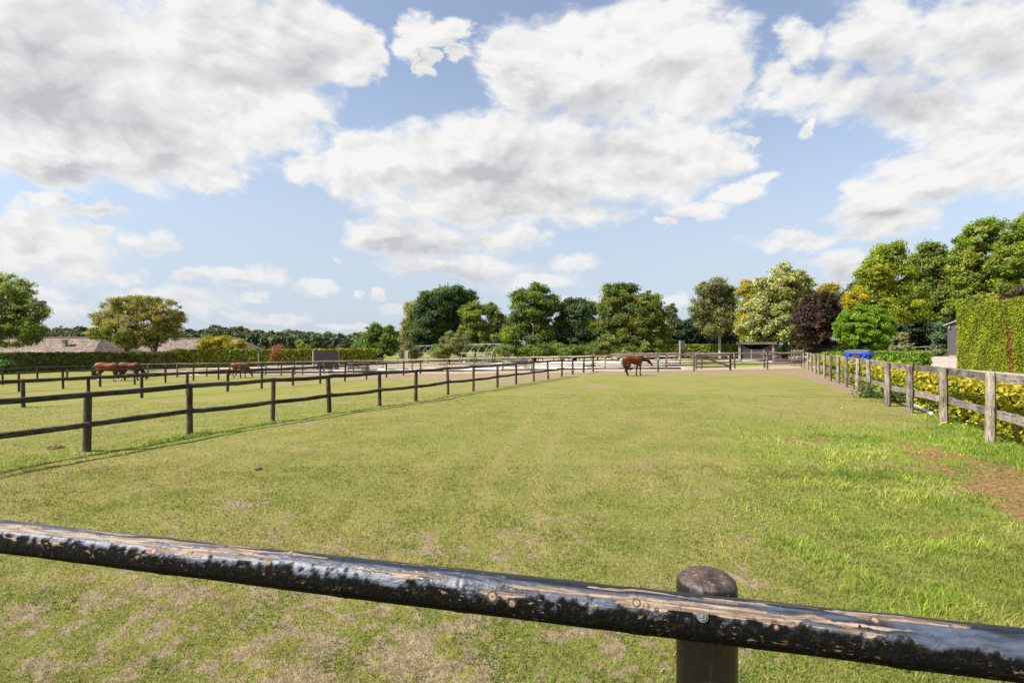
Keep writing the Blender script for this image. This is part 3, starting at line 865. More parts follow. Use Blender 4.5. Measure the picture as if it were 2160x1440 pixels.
# ---- long hedges at the left
hedge('hedge', 'long dark olive clipped hedge along the left in front of the barn roofs', [gp(-190, 789), gp(0, 785.3), gp(190, 781), gp(374, 777.5)], 1.1, [2.0, 2.0, 2.03, 2.05],
      [((.072, .082, .014), 5), ((.10, .105, .02), 3), ((.045, .06, .012), 3), ((.11, .085, .03), 1)], .20, 2.0, .08, 'needle', core=(.025, .027, .01))
hedge('hedge', 'brighter yellow green clipped hedge continuing behind the arena board', [gp(364, 775.5), gp(580, 772.5), gp(790, 769)], 1.2, [2.25, 2.3, 2.35],
      [((.15, .17, .016), 4), ((.10, .13, .014), 4), ((.21, .215, .02), 2)], .24, 2.0, .08, 'needle', core=(.04, .05, .012))
# ---- low hedge beyond the arena
hedge('hedge', 'low bright green hedge under the birch beyond the arena', [foot(1372, 88).xy, foot(1470, 87).xy, foot(1562, 86).xy], 1.2, [2.35, 2.3, 2.3],
      [((.15, .20, .02), 4), ((.10, .15, .016), 4), ((.22, .22, .03), 2)], .28, 2.0, .16, core=(.035, .05, .012))

# ------------------------------------------------------------------ trees
OAK = [((.040, .066, .022), 4), ((.058, .086, .026), 4), ((.028, .048, .018), 2)]
MAP = [((.085, .120, .020), 4), ((.055, .085, .022), 3), ((.12, .145, .025), 2)]
tree('walnut_tree', 'green tree with hanging branches cut by the left edge', 'tree', 57, [(-30, 655, 90, 62), (20, 612, 48, 34), (55, 655, 46, 32), (10, 705, 75, 28), (80, 692, 24, 18), (45, 622, 28, 18), (85, 660, 16, 12), (-30, 600, 50, 30), (75, 716, 14, 12)],
     [((.12, .155, .022), 4), ((.165, .18, .03), 3), ((.085, .12, .02), 2)], [(-40, 7)], .42, 4.6, 8, .22, up=.25)
tree('walnut_tree', 'broad round olive brown tree standing between the two barn roofs', 'tree', 68, [(238, 662, 42, 26), (292, 650, 52, 24), (345, 664, 40, 30), (290, 690, 66, 26), (232, 690, 32, 18), (352, 695, 30, 22), (288, 638, 56, 14), (206, 704, 20, 12), (268, 716, 28, 18), (318, 715, 26, 18), (372, 672, 16, 18), (215, 675, 18, 16)],
     [((.20, .18, .036), 4), ((.155, .165, .028), 4), ((.25, .20, .05), 2), ((.115, .135, .024), 1)], [(277, 4.2, 255, 690), (312, 4.5, 340, 680)], .52, 3.8, 6.5, .22, base_px=295)
tree('maple_shrub', 'rounded golden yellow shrub above the bright clipped hedge', 'shrub', 74, [(452, 724, 32, 15), (500, 729, 22, 11), (430, 735, 14, 8), (470, 716, 26, 8), (480, 738, 36, 8)], [((.34, .27, .015), 4), ((.26, .23, .02), 3)], [(470, 1.4)], .9, 4, 6)
tree('japanese_maple', 'small red leaved tree with thin trunk before the bright hedge', 'tree', 62, [(586, 738, 13, 4), (578, 750, 10, 4), (589, 730, 7, 3), (573, 760, 7, 3), (593, 745, 8, 3)], [((.15, .05, .032), 4), ((.21, .085, .05), 2)], [(586, .9)], .42, 3.2, 4, .3)
tree('sapling', 'pale green young plant poking above the clipped hedge', 'plant', 79, [(634, 729, 12, 7), (632, 721, 6, 7), (642, 733, 9, 5)], [((.18, .2, .04), 1)], [(634, .7)], .7, 3.5, 5)
tree('dark_shrub', 'small dark green bush in front of the hedge at the left edge', 'shrub', 52, [(8, 770, 19, 8), (-8, 774, 15, 8), (14, 779, 16, 9)], [((.035, .085, .018), 1)], [(8, 1)], 1, 4, 6)
tree('willow_bush', 'bright green feathery bush at the right end of the long hedge', 'bush', 86, [(797, 716, 33, 26), (785, 702, 20, 13), (816, 702, 18, 14), (800, 738, 35, 18), (770, 724, 18, 18), (824, 726, 13, 20), (822, 692, 8, 8), (796, 692, 9, 7)], [((.095, .145, .022), 4), ((.06, .10, .018), 3), ((.13, .17, .03), 2)], [(800, 2.5)], 1.2, 4.2, 7, .4)
tree('birch_tree', 'yellowish drooping birch at the left flank of the dark oak', 'tree', 100, [(868, 662, 18, 26), (858, 692, 14, 20), (880, 645, 17, 16), (862, 718, 16, 20), (876, 695, 18, 36)], [((.19, .17, .045), 4), ((.14, .145, .035), 3)], [(868, 1.8)], 1.1, 4.4, 7, .4, droop=.5)
tree('oak_tree', 'largest dark green oak in the row beyond the arena', 'tree', 95, [(940, 650, 54, 42), (915, 690, 48, 42), (966, 625, 33, 24), (940, 620, 42, 18), (985, 662, 28, 38), (898, 660, 26, 28), (950, 708, 64, 30), (992, 705, 28, 28), (895, 718, 30, 24), (915, 632, 26, 22)], OAK, [(940, 6)], 1.5, 4.8, 9, .45)
tree('maple_tree', 'lighter yellow green maple before the right side of the big oak', 'tree', 89, [(1004, 664, 24, 22), (1000, 700, 28, 28), (985, 650, 14, 12), (1014, 690, 22, 22), (1000, 728, 30, 18)], [((.115, .145, .018), 4), ((.08, .11, .016), 3), ((.2, .19, .02), 1)], [(1003, 2.4)], 1.3, 4.4, 8, .4)
tree('maple_tree', 'small olive tree in the dip between oak and tall maple', 'tree', 94, [(1044, 672, 18, 22), (1030, 650, 16, 14), (1050, 694, 18, 24), (1040, 720, 24, 20), (1062, 690, 18, 22)], [((.08, .10, .028), 4), ((.12, .14, .03), 2)], [(1044, 2)], 1.2, 4.4, 7, .4)
tree('bush', 'yellow green bush below the dip between oak and tall maple', 'bush', 87, [(1065, 715, 24, 18), (1052, 735, 28, 14), (1080, 700, 14, 14)], [((.15, .19, .02), 3), ((.1, .14, .02), 2)], [(1065, 1.5)], 1.2, 4.2, 7, .4)
tree('maple_tree', 'tall open crowned maple with sky gaps left of centre row', 'tree', 92, [(1125, 642, 38, 34), (1132, 612, 22, 16), (1100, 660, 27, 28), (1154, 652, 19, 32), (1120, 690, 46, 26), (1088, 695, 24, 22), (1166, 626, 9, 12), (1094, 630, 13, 14), (1125, 722, 52, 24), (1160, 700, 26, 26)], MAP, [(1128, 4)], 1.05, 4.8, 9, .25)
tree('oak_tree', 'dark rounded oak between the tall maple and the spiky hornbeam', 'tree', 94, [(1215, 672, 40, 34), (1222, 640, 24, 13), (1195, 660, 19, 22), (1242, 656, 19, 20), (1215, 712, 44, 28), (1190, 704, 28, 28), (1200, 640, 12, 10), (1215, 735, 50, 16), (1250, 695, 24, 26), (1178, 690, 18, 26)], [((.042, .07, .024), 4), ((.06, .095, .028), 4), ((.03, .05, .018), 2)], [(1213, 4)], 1.4, 4.8, 9, .4)
HORN = [((.10, .125, .018), 4), ((.065, .092, .016), 4), ((.15, .155, .025), 2)]
tree('hornbeam_tree', 'tall hornbeam with wind bent pointed shoots at its top', 'tree', 90, [(1305, 662, 40, 36), (1300, 628, 21, 22), (1326, 628, 15, 22), (1284, 640, 17, 22), (1300, 695, 50, 34), (1340, 642, 13, 26), (1284, 610, 6, 12), (1310, 604, 5, 11), (1334, 607, 5, 12), (1300, 728, 52, 20)], HORN, [(1308, 4)], 1.35, 4.6, 8, .35, var=.3)
tree('hornbeam_tree', 'round topped hornbeam touching the right side of the pointed one', 'tree', 89, [(1365, 652, 29, 28), (1370, 625, 19, 12), (1386, 662, 20, 26), (1350, 692, 38, 28), (1376, 704, 32, 28), (1346, 650, 18, 22), (1365, 732, 38, 16)], HORN, [(1366, 3.6)], 1.4, 4.6, 8, .35, var=.3)
tree('conifer', 'grey green pointed conifer between hornbeam and birch', 'tree', 97, [(1417, 652, 8, 14), (1417, 672, 15, 16), (1418, 695, 23, 20), (1420, 718, 28, 22)], [((.055, .068, .03), 4), ((.08, .09, .04), 2)], [(1418, 2)], 1.4, 4.2, 7, .4, mat='needle')
for i, (lb, L) in enumerate([('dark glossy evergreen bush right of the pointed conifer', [(1470, 690, 28, 26), (1445, 708, 26, 26), (1465, 722, 36, 22)]), ('dark glossy evergreen bush around the birch trunk', [(1520, 700, 32, 28), (1495, 715, 30, 24), (1540, 715, 30, 24)]), ('dark evergreen bush between birch trunk and shelter', [(1578, 700, 26, 32), (1590, 722, 28, 20), (1565, 722, 22, 22)])]):
    tree('evergreen_bush', lb, 'bush', 95 + i, L, [((.022, .036, .013), 5), ((.045, .062, .025), 2)], [(L[0][0], 2)], 1.5, 4.6, 8, .5)
tree('birch_tree', 'tall olive birch with bare pale trunk beyond the low hedge', 'tree', 84, [(1505, 606, 25, 24), (1500, 640, 38, 26), (1531, 622, 20, 28), (1475, 660, 22, 20), (1524, 664, 33, 26), (1540, 640, 17, 22), (1480, 606, 15, 13), (1503, 680, 36, 16), (1478, 640, 18, 12)],
     [((.13, .14, .05), 4), ((.095, .11, .04), 4), ((.17, .17, .06), 1)], [(1519, 3.4, 1515, 620)], .72, 4.2, 8, .25, bark='birch_bark', droop=.5)
YEL = [((.30, .25, .012), 4), ((.23, .22, .02), 3), ((.38, .24, .012), 1), ((.15, .17, .02), 2)]
tree('maple_tree', 'yellow turning tree between birch and pale linden', 'tree', 78, [(1580, 628, 21, 26), (1602, 602, 20, 14), (1574, 670, 19, 34), (1576, 606, 14, 14), (1588, 702, 24, 24)], YEL, [(1582, 3)], 1.2, 4.6, 8, .35)
tree('linden_tree', 'large pale green linden with cream bracts over the open shelter', 'tree', 71, [(1661, 580, 34, 22), (1640, 610, 46, 34), (1682, 610, 36, 32), (1620, 650, 48, 36), (1670, 652, 50, 38), (1595, 690, 36, 32), (1640, 692, 52, 28), (1690, 690, 38, 34), (1650, 712, 58, 14), (1690, 722, 24, 12)],
     [((.20, .22, .055), 4), ((.14, .17, .036), 3)], [(1655, 5.5)], 1.5, 5.0, 8, .4, var=.2, speck=((.66, .62, .32), .34))
tree('maple_tree', 'yellow tree crown peeping above the purple beech', 'tree', 80, [(1745, 606, 20, 11), (1757, 622, 22, 15), (1734, 626, 15, 18), (1745, 660, 30, 30)], YEL, [(1745, 3)], 1.2, 4.6, 8, .35)
tree('maple_tree', 'small golden yellow tree above the round bright green tree', 'tree', 68, [(1803, 626, 20, 12), (1790, 640, 15, 13), (1815, 614, 9, 7), (1808, 655, 22, 16)], [((.40, .33, .015), 4), ((.30, .28, .02), 4)], [(1803, 2)], 1.2, 4.6, 7, .35)
tree('conifer', 'dark olive conifer left of the tall maples', 'tree', 90, [(1814, 582, 7, 11), (1808, 600, 15, 16), (1796, 618, 18, 16), (1805, 640, 26, 20), (1800, 680, 32, 36)], [((.07, .075, .032), 4), ((.095, .095, .045), 2)], [(1808, 3)], 1.3, 4.6, 8, .4, mat='needle')
tree('copper_beech', 'dark purple copper beech before the pale linden', 'tree', 55, [(1730, 650, 38, 28), (1722, 690, 46, 32), (1692, 672, 22, 22), (1756, 672, 26, 36), (1728, 722, 44, 24), (1736, 632, 24, 12), (1705, 640, 16, 14)], [((.030, .018, .013), 5), ((.048, .029, .019), 3), ((.080, .045, .025), 1)], [(1722, 3)], 1.5, 5.2, 9, .45)
tree('globe_tree', 'round clipped bright green tree on a thin stem', 'tree', 47, [(1822, 690, 63, 44), (1822, 704, 63, 32), (1822, 676, 50, 30)], [((.125, .205, .008), 4), ((.09, .155, .007), 3), ((.17, .245, .010), 2)], [(1822, 2.6)], 3.2, 4.0, 5, .45, up=.4)
BIGM = [((.20, .24, .012), 5), ((.15, .19, .014), 3), ((.24, .26, .018), 2)]
tree('maple_tree', 'tall yellow green maple first in the row on the right', 'tree', 77, [(1870, 545, 38, 32), (1845, 582, 33, 32), (1890, 590, 40, 34), (1862, 630, 43, 26), (1910, 640, 48, 28), (1886, 662, 52, 20), (1830, 612, 23, 22), (1880, 520, 23, 12), (1845, 548, 20, 20)], BIGM, [(1880, 5)], 1.15, 5.2, 9, .25)
tree('maple_tree', 'tall grey green maple second in the row on the right', 'tree', 84, [(1965, 540, 34, 22), (1950, 580, 33, 26), (1986, 592, 34, 30), (1960, 620, 43, 24), (1990, 642, 38, 24), (1975, 662, 48, 18), (1962, 520, 21, 10), (1995, 550, 18, 20), (1932, 600, 24, 40), (1945, 560, 24, 30), (2008, 600, 24, 40)], [((.145, .18, .035), 4), ((.10, .14, .028), 3), ((.20, .22, .04), 2)], [(1972, 4.5, 1970, 600)], 1.1, 5.2, 9, .25)
tree('oak_tree', 'broad tall green tree third in the row behind the conifer hedge', 'tree', 80, [(2065, 512, 43, 32), (2040, 560, 38, 38), (2092, 552, 43, 42), (2060, 602, 48, 36), (2110, 602, 43, 36), (2078, 484, 34, 12), (2026, 602, 23, 34), (2050, 636, 48, 22), (2032, 518, 22, 20)], [((.165, .205, .02), 4), ((.11, .15, .018), 3), ((.22, .24, .035), 2)], [(2065, 6)], 1.3, 5.2, 9, .3)
tree('oak_tree', 'tallest tree at the right edge rising behind the conifer hedge', 'tree', 72, [(2152, 502, 38, 36), (2140, 562, 43, 46), (2175, 545, 58, 66), (2150, 622, 48, 38), (2152, 468, 17, 10), (2190, 480, 40, 34)], [((.165, .205, .022), 4), ((.115, .155, .02), 3), ((.22, .24, .035), 2)], [(2160, 6)], 1.3, 5.4, 9, .3)
tree('copper_shrub', 'brown purple shrub top above the tall conifer hedge', 'shrub', 50, [(2128, 622, 18, 7), (2152, 614, 20, 9), (2150, 640, 36, 20)], [((.06, .032, .02), 3), ((.04, .026, .018), 2), ((.06,.06,.02),1)], [(2140, 1.5)], 1.1, 4.6, 7, .4)
tree('conifer', 'pale olive young conifer behind the short bright hedge', 'tree', 50, [(1903, 707, 4, 8), (1903, 719, 12, 7), (1904, 730, 22, 8), (1905, 741, 31, 9), (1905, 752, 34, 10)], [((.15, .145, .055), 3), ((.11, .115, .045), 2)], [(1903, 1.5)], 1.4, 4, 6, .4, mat='needle', flat_=.4)
tree('shrub', 'pale grey green shrub left of the young conifer', 'shrub', 49, [(1862, 745, 22, 9), (1850, 750, 16, 8)], [((.2, .22, .09), 1)], [(1860, 1)], 1.1, 3.6, 6, .4)
tree('conifer', 'blue green conifer beside the dark shed', 'tree', 63, [(1984, 692, 9, 16), (1985, 715, 15, 18), (1986, 738, 20, 16)], [((.075, .105, .045), 3), ((.05, .08, .035), 2)], [(1985, 1.5)], 1.3, 4.2, 7, .4, mat='needle')
for i, (lb, L) in enumerate([('shrub with shade painted into its leaves under the first tall maple', [(1868, 690, 34, 30), (1885, 715, 34, 22), (1850, 715, 30, 22)]), ('shrub with shade painted into its leaves under the second tall maple', [(1930, 698, 36, 28), (1945, 722, 34, 18)]), ('shrub with shade painted into its leaves between maple trunk and dark shed', [(1995, 690, 30, 34), (2000, 725, 30, 24), (1970, 730, 20, 14)])]):
    tree('dark_shrub', lb, 'shrub', 92 + i, L, [((.018, .03, .010), 4), ((.04, .058, .016), 2)], [(L[0][0], 2)], 1.6, 5.2, 9, .5)  # near-black leaf greens carry the shadow of the understorey
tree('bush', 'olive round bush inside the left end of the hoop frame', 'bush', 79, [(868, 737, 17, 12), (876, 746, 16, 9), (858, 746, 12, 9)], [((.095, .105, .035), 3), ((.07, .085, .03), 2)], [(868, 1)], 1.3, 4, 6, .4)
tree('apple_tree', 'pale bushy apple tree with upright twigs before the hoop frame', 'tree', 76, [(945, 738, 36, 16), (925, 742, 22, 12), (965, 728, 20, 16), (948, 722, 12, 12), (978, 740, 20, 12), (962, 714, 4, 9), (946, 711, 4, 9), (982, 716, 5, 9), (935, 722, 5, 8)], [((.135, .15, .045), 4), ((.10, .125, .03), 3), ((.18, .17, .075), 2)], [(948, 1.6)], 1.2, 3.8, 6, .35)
for lb, L in (('dark filler shrub added for the shade behind the linden trunk and shelter', [(1640, 738, 34, 12), (1610, 735, 30, 14), (1668, 738, 24, 11)]), ('dark filler shrub added for the shade between linden trunk and purple beech', [(1700, 738, 26, 12), (1680, 741, 20, 9)]), ('dark filler shrub added for the shade behind the beech and round tree', [(1770, 736, 34, 14), (1740, 738, 26, 12), (1800, 735, 30, 14), (1835, 734, 30, 14)])):
    tree('dark_shrub', lb, 'shrub', 93, L, [((.03, .045, .014), 4), ((.055, .075, .02), 2)], [(L[0][0], 2)], 1.8, 4.6, 7, .5)  # added shrubs, leaves coloured dark in place of shade under the crowns
xs = [1072, 1102, 1136, 1168, 1200, 1232, 1262, 1292, 1324, 1356]
for i, x in enumerate(xs):
    y = 738 + (i % 3) * 2
    tree('shrub', 'leafy shrub in the row at the foot of the trees beyond the arena', 'shrub', 85.5 + (i % 2) * .8, [(x, y, 19, 11), (x + 8, y - 6, 13, 9), (x - 9, y + 2, 13, 9)],
         [((.13, .16, .02), 3 if i > 4 else 1), ((.08, .115, .02), 3), ((.20, .20, .03), 1.5 if i > 5 else .3)], [(x, 1)], 1.25, 4.2, 6.5, .4, group='shrubs at the foot of the far trees')


def far_wood():
    r = np.random.default_rng(5); Cs = []; Os = []; cols = []
    pal = [(np.array(c)) * 2.0 for c in ((.042, .055, .026), (.054, .066, .029), (.036, .049, .026), (.062, .070, .03))]  # greyed greens stand in for distance haze
    mb = MB()
    for row in range(3):
        for x in np.arange(-90, 905, 9.0):
            px = x + r.uniform(-5, 5); Y = 235 + row * 26 + r.uniform(-8, 8)
            top = 697 - 5 * math.sin(px * .017) - 3 * math.sin(px * .041 + 1) + r.uniform(-4, 4) + (7 if px > 720 else 0) - (2 - row) * -5
            rx = r.uniform(8, 14); k = Y / F; c0 = pal[r.integers(0, 4)] * r.uniform(.8, 1.25)
            for (oy, sx, sy) in ((0, .8, 8), (11, 1.05, 11), (24, 1.0, 13), (38, .9, 12)):
                c = np.array(at(px + r.uniform(-3, 3), top + 8 + oy, Y)); R = np.array([rx * sx * k, rx * sx * k, sy * k])
                n = 34; d = r.normal(0, 1, (n, 3)); d /= np.linalg.norm(d, axis=1, keepdims=True)
                cl = c + d * R * r.uniform(.5, 1.02, (n, 1)); m = 7
                p = np.repeat(cl, m, 0) + r.normal(0, .55, (n * m, 3)) * np.array([1, 1, .6])
                Cs.append(p); Os.append((p - c) / (np.linalg.norm(p - c, axis=1, keepdims=True) + 1e-6))
                cols.append(np.repeat(c0 * r.uniform(.7, 1.35, (n, 1)), m, 0) * r.uniform(.8, 1.2, (n * m, 1)))
    C = np.concatenate(Cs); keep = C[:, 2] > -.6; C = C[keep]
    o = leaf_mesh('far_wood', C, np.full(len(C), 1.05) * r.uniform(.6, 1.3, len(C)), np.concatenate(cols)[keep], M['needle'], None, (0, 0, 0), np.concatenate(Os)[keep], .35, .5, 1.4, 3)
    tag(o, 'dark distant pine wood along the horizon on the left', 'wood', None, 'stuff')


far_wood()

# ------------------------------------------------------------------ fences
def fence(name, label, pts, heights, post_r, rails, rail_r, pm, rm, side=1, square=False, skip=(), ends=(0, 0), group=None, rail_off=None, plank=None, lean=.022, nside=9, post_extra=0., gaps=None):
    """posts (each a part) and one rail per bay; rails = fractions of the height, measured to the rail centre; side = which face carries them"""
    P = [Vector(p) for p in pts]
    if not hasattr(heights, '__len__'): heights = [heights] * len(P)
    root = empty(name, P[0]); tag(root, label, 'fence', group)
    tops = []
    for i, (p, h) in enumerate(zip(P, heights)):
        d = (P[min(i + 1, len(P) - 1)] - P[max(i - 1, 0)]); d.z = 0; d.normalize(); n = Vector((d.y, -d.x, 0))
        tops.append((p, h, n, d))
        if i in skip: continue
        mb = MB(root.location); lx, ly = random.gauss(0, lean), random.gauss(0, lean)
        hp = h + post_extra + random.uniform(-.02, .02)
        if square:
            R = Matrix.Rotation(math.atan2(d.y, d.x) + random.uniform(-.12, .12), 3, 'Z'); rr = post_r * random.uniform(.9, 1.1)
            lv = []
            NB = 8
            offs = [(math.cos(a) * (1 if abs(math.cos(a)) > .6 else .96), math.sin(a)) for a in [2 * math.pi * (k + .5) / NB for k in range(NB)]]
            for q, t in enumerate((-.06, .0, .25, .5, .75, .96, 1.0)):
                sc = rr * (1.04 - .06 * t) * (.88 if t == 1.0 else 1)
                for (ax, ay) in offs:
                    j = random.uniform(.96, 1.04)
                    v_ = R @ Vector((ax * sc * 1.05 * j, ay * sc * .85 * j, 0))
                    lv.append(p + v_ + Vector((lx * t * h, ly * t * h, t * hp)))
            m = 7
            fs = [(a * NB + k, a * NB + (k + 1) % NB, (a + 1) * NB + (k + 1) % NB, (a + 1) * NB + k) for a in range(m - 1) for k in range(NB)] + [tuple(range((m - 1) * NB, m * NB))]
            mb.add(lv, fs)
            mb.build('post', pm, root, False)
        else:
            rr = post_r * random.uniform(.9, 1.08)
            mb.tube([p + Vector((lx * t * h, ly * t * h, t * hp)) for t in (-.05, 0, .2, .4, .6, .8, .96, 1.0)], [rr * 1.05, rr * 1.03, rr, rr * .99, rr, rr * .97, rr * .95, rr * .72], nside, .03)
            mb.build('post', pm, root, True)
    for ri, fr in enumerate(rails):
        for i in range(len(P) - 1):
            if gaps and (i, ri) in gaps: continue
            (p, h, n, d), (p2, h2, n2, d2) = tops[i], tops[i + 1]
            o = rail_off if rail_off is not None else post_r * .55 + rail_r * .7
            f0 = fr if fr <= 1.5 else 1
            a = p + n * (o * side) + Vector((0, 0, h * f0)); b = p2 + n2 * (o * side) + Vector((0, 0, h2 * f0))
            dd = (b - a)
            if i == 0: a = a - dd * ends[0]
            if i == len(P) - 2: b = b + dd * ends[1]
            a.z += random.uniform(-.015, .015); b.z += random.uniform(-.015, .015)
            mb = MB(root.location)
            if plank:
                mb.bar(a, b, plank[0], plank[1], (0, 0, 1), .008)
            else:
                e = dd.normalized() * rail_r * .8
                pts_ = []; rs = []
                for k in range(9):
                    t = k / 8; q = (a - e).lerp(b + e, t) + Vector((0, 0, -.025 * math.sin(math.pi * t) + random.uniform(-.006, .006)))
                    pts_.append(q); rs.append(rail_r * random.uniform(.92, 1.06))
                mb.tube(pts_, rs, nside, .03)
            mb.build('rail', rm, root, not plank)
    return root


fence('fence', 'dark two rail round pole fence along the left side of the paddock', [ground_at(*p) for p in A_PX], 1.19, .068, (.975, .47), .058, M['post_dark'], M['rail_dark'], 1, ends=(1.4, .08))
fence('fence', 'dark single rail pole fence second from the paddock', [ground_at(*p) for p in B_PX], 1.2, .072, (.97,), .058, M['post_dark'], M['rail_dark'], 1, ends=(1.2, .1))
fence('fence', 'dark two rail pole fence beyond the grazing bay horses near paddock', [ground_at(*p) for p in C_PX], 1.2, .07, (.97, .50), .055, M['post_dark'], M['rail_dark'], 1, ends=(1.2, .1))
fence('fence', 'dark single rail fence furthest left running to the hedge', [ground_at(*p) for p in D_PX], 1.2, .07, (.97,), .055, M['post_dark'], M['rail_dark'], 1, ends=(1.2, .1))
fence('fence', 'short pole fence at the far corner beside the gateway gap', [ground_at(1208, 789.6), ground_at(1231, 785.5), ground_at(1251, 783.5)], 1.28, .08, (.96, .42), .06, M['post_dark'], M['rail_dark'], 1, gaps={(0, 1)})
R_pts = [ground_at(*p) for p in R_PX]
R_all = [R_pts[0] - (R_pts[1] - R_pts[0])] + R_pts
R_all[0].z = 0
fence('fence', 'weathered grey fence of thick posts and planks along the right side', R_all, [1.53] * 14 + [1.55, 1.56], .105, (.935, .42), .05, M['post_grey'], M['rail_grey'], 1, True, skip=(0,), rail_off=.115, plank=(.055, .17), lean=.014)
ip = lambda x, pts: float(np.interp(x, [p[0] for p in pts], [p[1] for p in pts]))
EB = [(240, 799), (500, 792), (700, 788), (945, 784), (1121, 783), (1250, 783.2), (1319, 785), (1388.5, 784.5), (1463.5, 783), (1541, 781), (1619, 779.5), (1696, 776)]
ET = [(240, 768), (500, 764.5), (660, 761.5), (860, 758.5), (1100, 752.5), (1300, 749), (1463, 746), (1541, 744), (1640, 742), (1696, 741)]
ex = list(range(250, 930, 62)) + [942, 1000, 1060, 1121, 1185, 1250, 1319, 1388.5, 1463.5, 1541, 1619, 1696]
ep = [ground_at(x, ip(x, EB)) for x in ex]
eh = [(ip(x, EB) - ip(x, ET)) / F * p.y for x, p in zip(ex, ep)]
ig = ex.index(1463.5)
fence('fence', 'long pale topped rail fence crossing the far end of the paddocks', ep, eh, .075, (.98, .52, .36), .05, M['post_far'], M['rail_far'], 1, gaps={(ig, 1), (ig, 2)}, nside=7)
FX = [(1276, 779), (1340, 779), (1405, 779), (1480, 777.5), (1550, 776.5), (1613, 776), (1690, 774.5)]
fp = [ground_at(*p) for p in FX]
fence('fence', 'three rail fence on the far side of the sandy track', fp, [1.3, 1.32, 1.4, 1.45, 1.5, 1.5, 1.5], .08, (.95, .6, .3), .05, M['post_far'], M['rail_far'], 1, nside=7)
GX = [590, 630, 668, 706, 742, 778, 808, 839, 870, 902, 936, 968, 1002, 1038, 1072, 1107, 1145, 1183, 1222, 1260, 1302, 1342, 1384, 1428]
gpz = [ground_at(x, ip(x, [(590, 771), (839, 766.5), (1000, 764), (1302, 760), (1430, 758)])) for x in GX]
gh = [(ip(x, [(590, 771), (839, 766.5), (1000, 764), (1302, 760), (1430, 758)]) - ip(x, [(590, 759), (839, 754.3), (1100, 749), (1300, 745), (1430, 743)])) / F * p.y for x, p in zip(GX, gpz)]
fence('fence', 'pale rail fence on the far side of the riding arena', gpz, gh, .09, (.94, .45), .07, M['post_far'], M['rail_far'], 1, nside=6)
HX = list(range(1118, 1365, 31))
hp_ = [ground_at(x, 754.5 - (x - 1118) * .008) for x in HX]
fence('fence', 'grey board fence in front of the far shrubs', hp_, [.95] * len(HX), .09, (.9, .5), .09, M['post_far'], M['rail_far'], 1, plank=(.05, .28), nside=6)
hx2 = list(range(1390, 1720, 34))
fence('fence', 'weathered rail fence between the low hedge and open shelter', [ground_at(x, 757.5) for x in hx2], [1.1] * len(hx2), .09, (.92, .5), .08, M['post_far'], M['rail_far'], 1, nside=6)
yp = [foot(x, 68) for x in (1905, 1928, 1953, 1978, 1990)]
fence('fence', 'brown two rail fence at the back of the paved yard', yp, 1.25, .08, (.95, .5), .06, M['post_far'], M['rail_far'], 1, nside=6)
# pales beside the corner
pk = [ground_at(x, 772) for x in range(1670, 1697, 4)]
fence('fence', 'close set upright pales near the far right corner', pk, 1.75, .05, (.9, .4), .05, M['post_far'], M['rail_far'], 1, nside=5)


def gate(label, pa, pb, h, mat):
    a, b = Vector(pa), Vector(pb); root = empty('gate', a); tag(root, label, 'gate')
    up = Vector((0, 0, 1)); d = (b - a); n = Vector((d.y, -d.x, 0)).normalized()
    mb = MB(root.location)
    a0, b0 = a + d * .06, b - d * .05
    mb.bar(a0 + up * .18, a0 + up * h, .09, .16, n); mb.build('stile', mat, root)
    mb = MB(root.location); mb.bar(b0 + up * .18, b0 + up * h, .09, .16, n); mb.build('stile', mat, root)
    for fr in (.24, .5, .72, .96):
        q = MB(root.location); o = n * .05
        q.bar(a0 + up * h * fr + o, b0 + up * h * fr + o, .03, .13); q.build('board', mat, root)
    q = MB(root.location); q.bar(a0 + up * h * .94 + n * .09, b0 + up * h * .26 + n * .09, .03, .14); q.build('brace', mat, root)
    return root


gate('weathered wooden gate with diagonal brace right of the standing horse', ep[ig], ep[ig + 1], 1.42, M['rail_far'])
gate('grey wooden gate with diagonal brace behind the end of the dark paddock fence', ground_at(1058, 784), ground_at(1119, 783), 1.1, M['rail_far'])
gate('pale wooden gate with diagonal brace right of the dark arena board', ground_at(731, 788), ground_at(781, 787), 1.15, M['rail_far'])

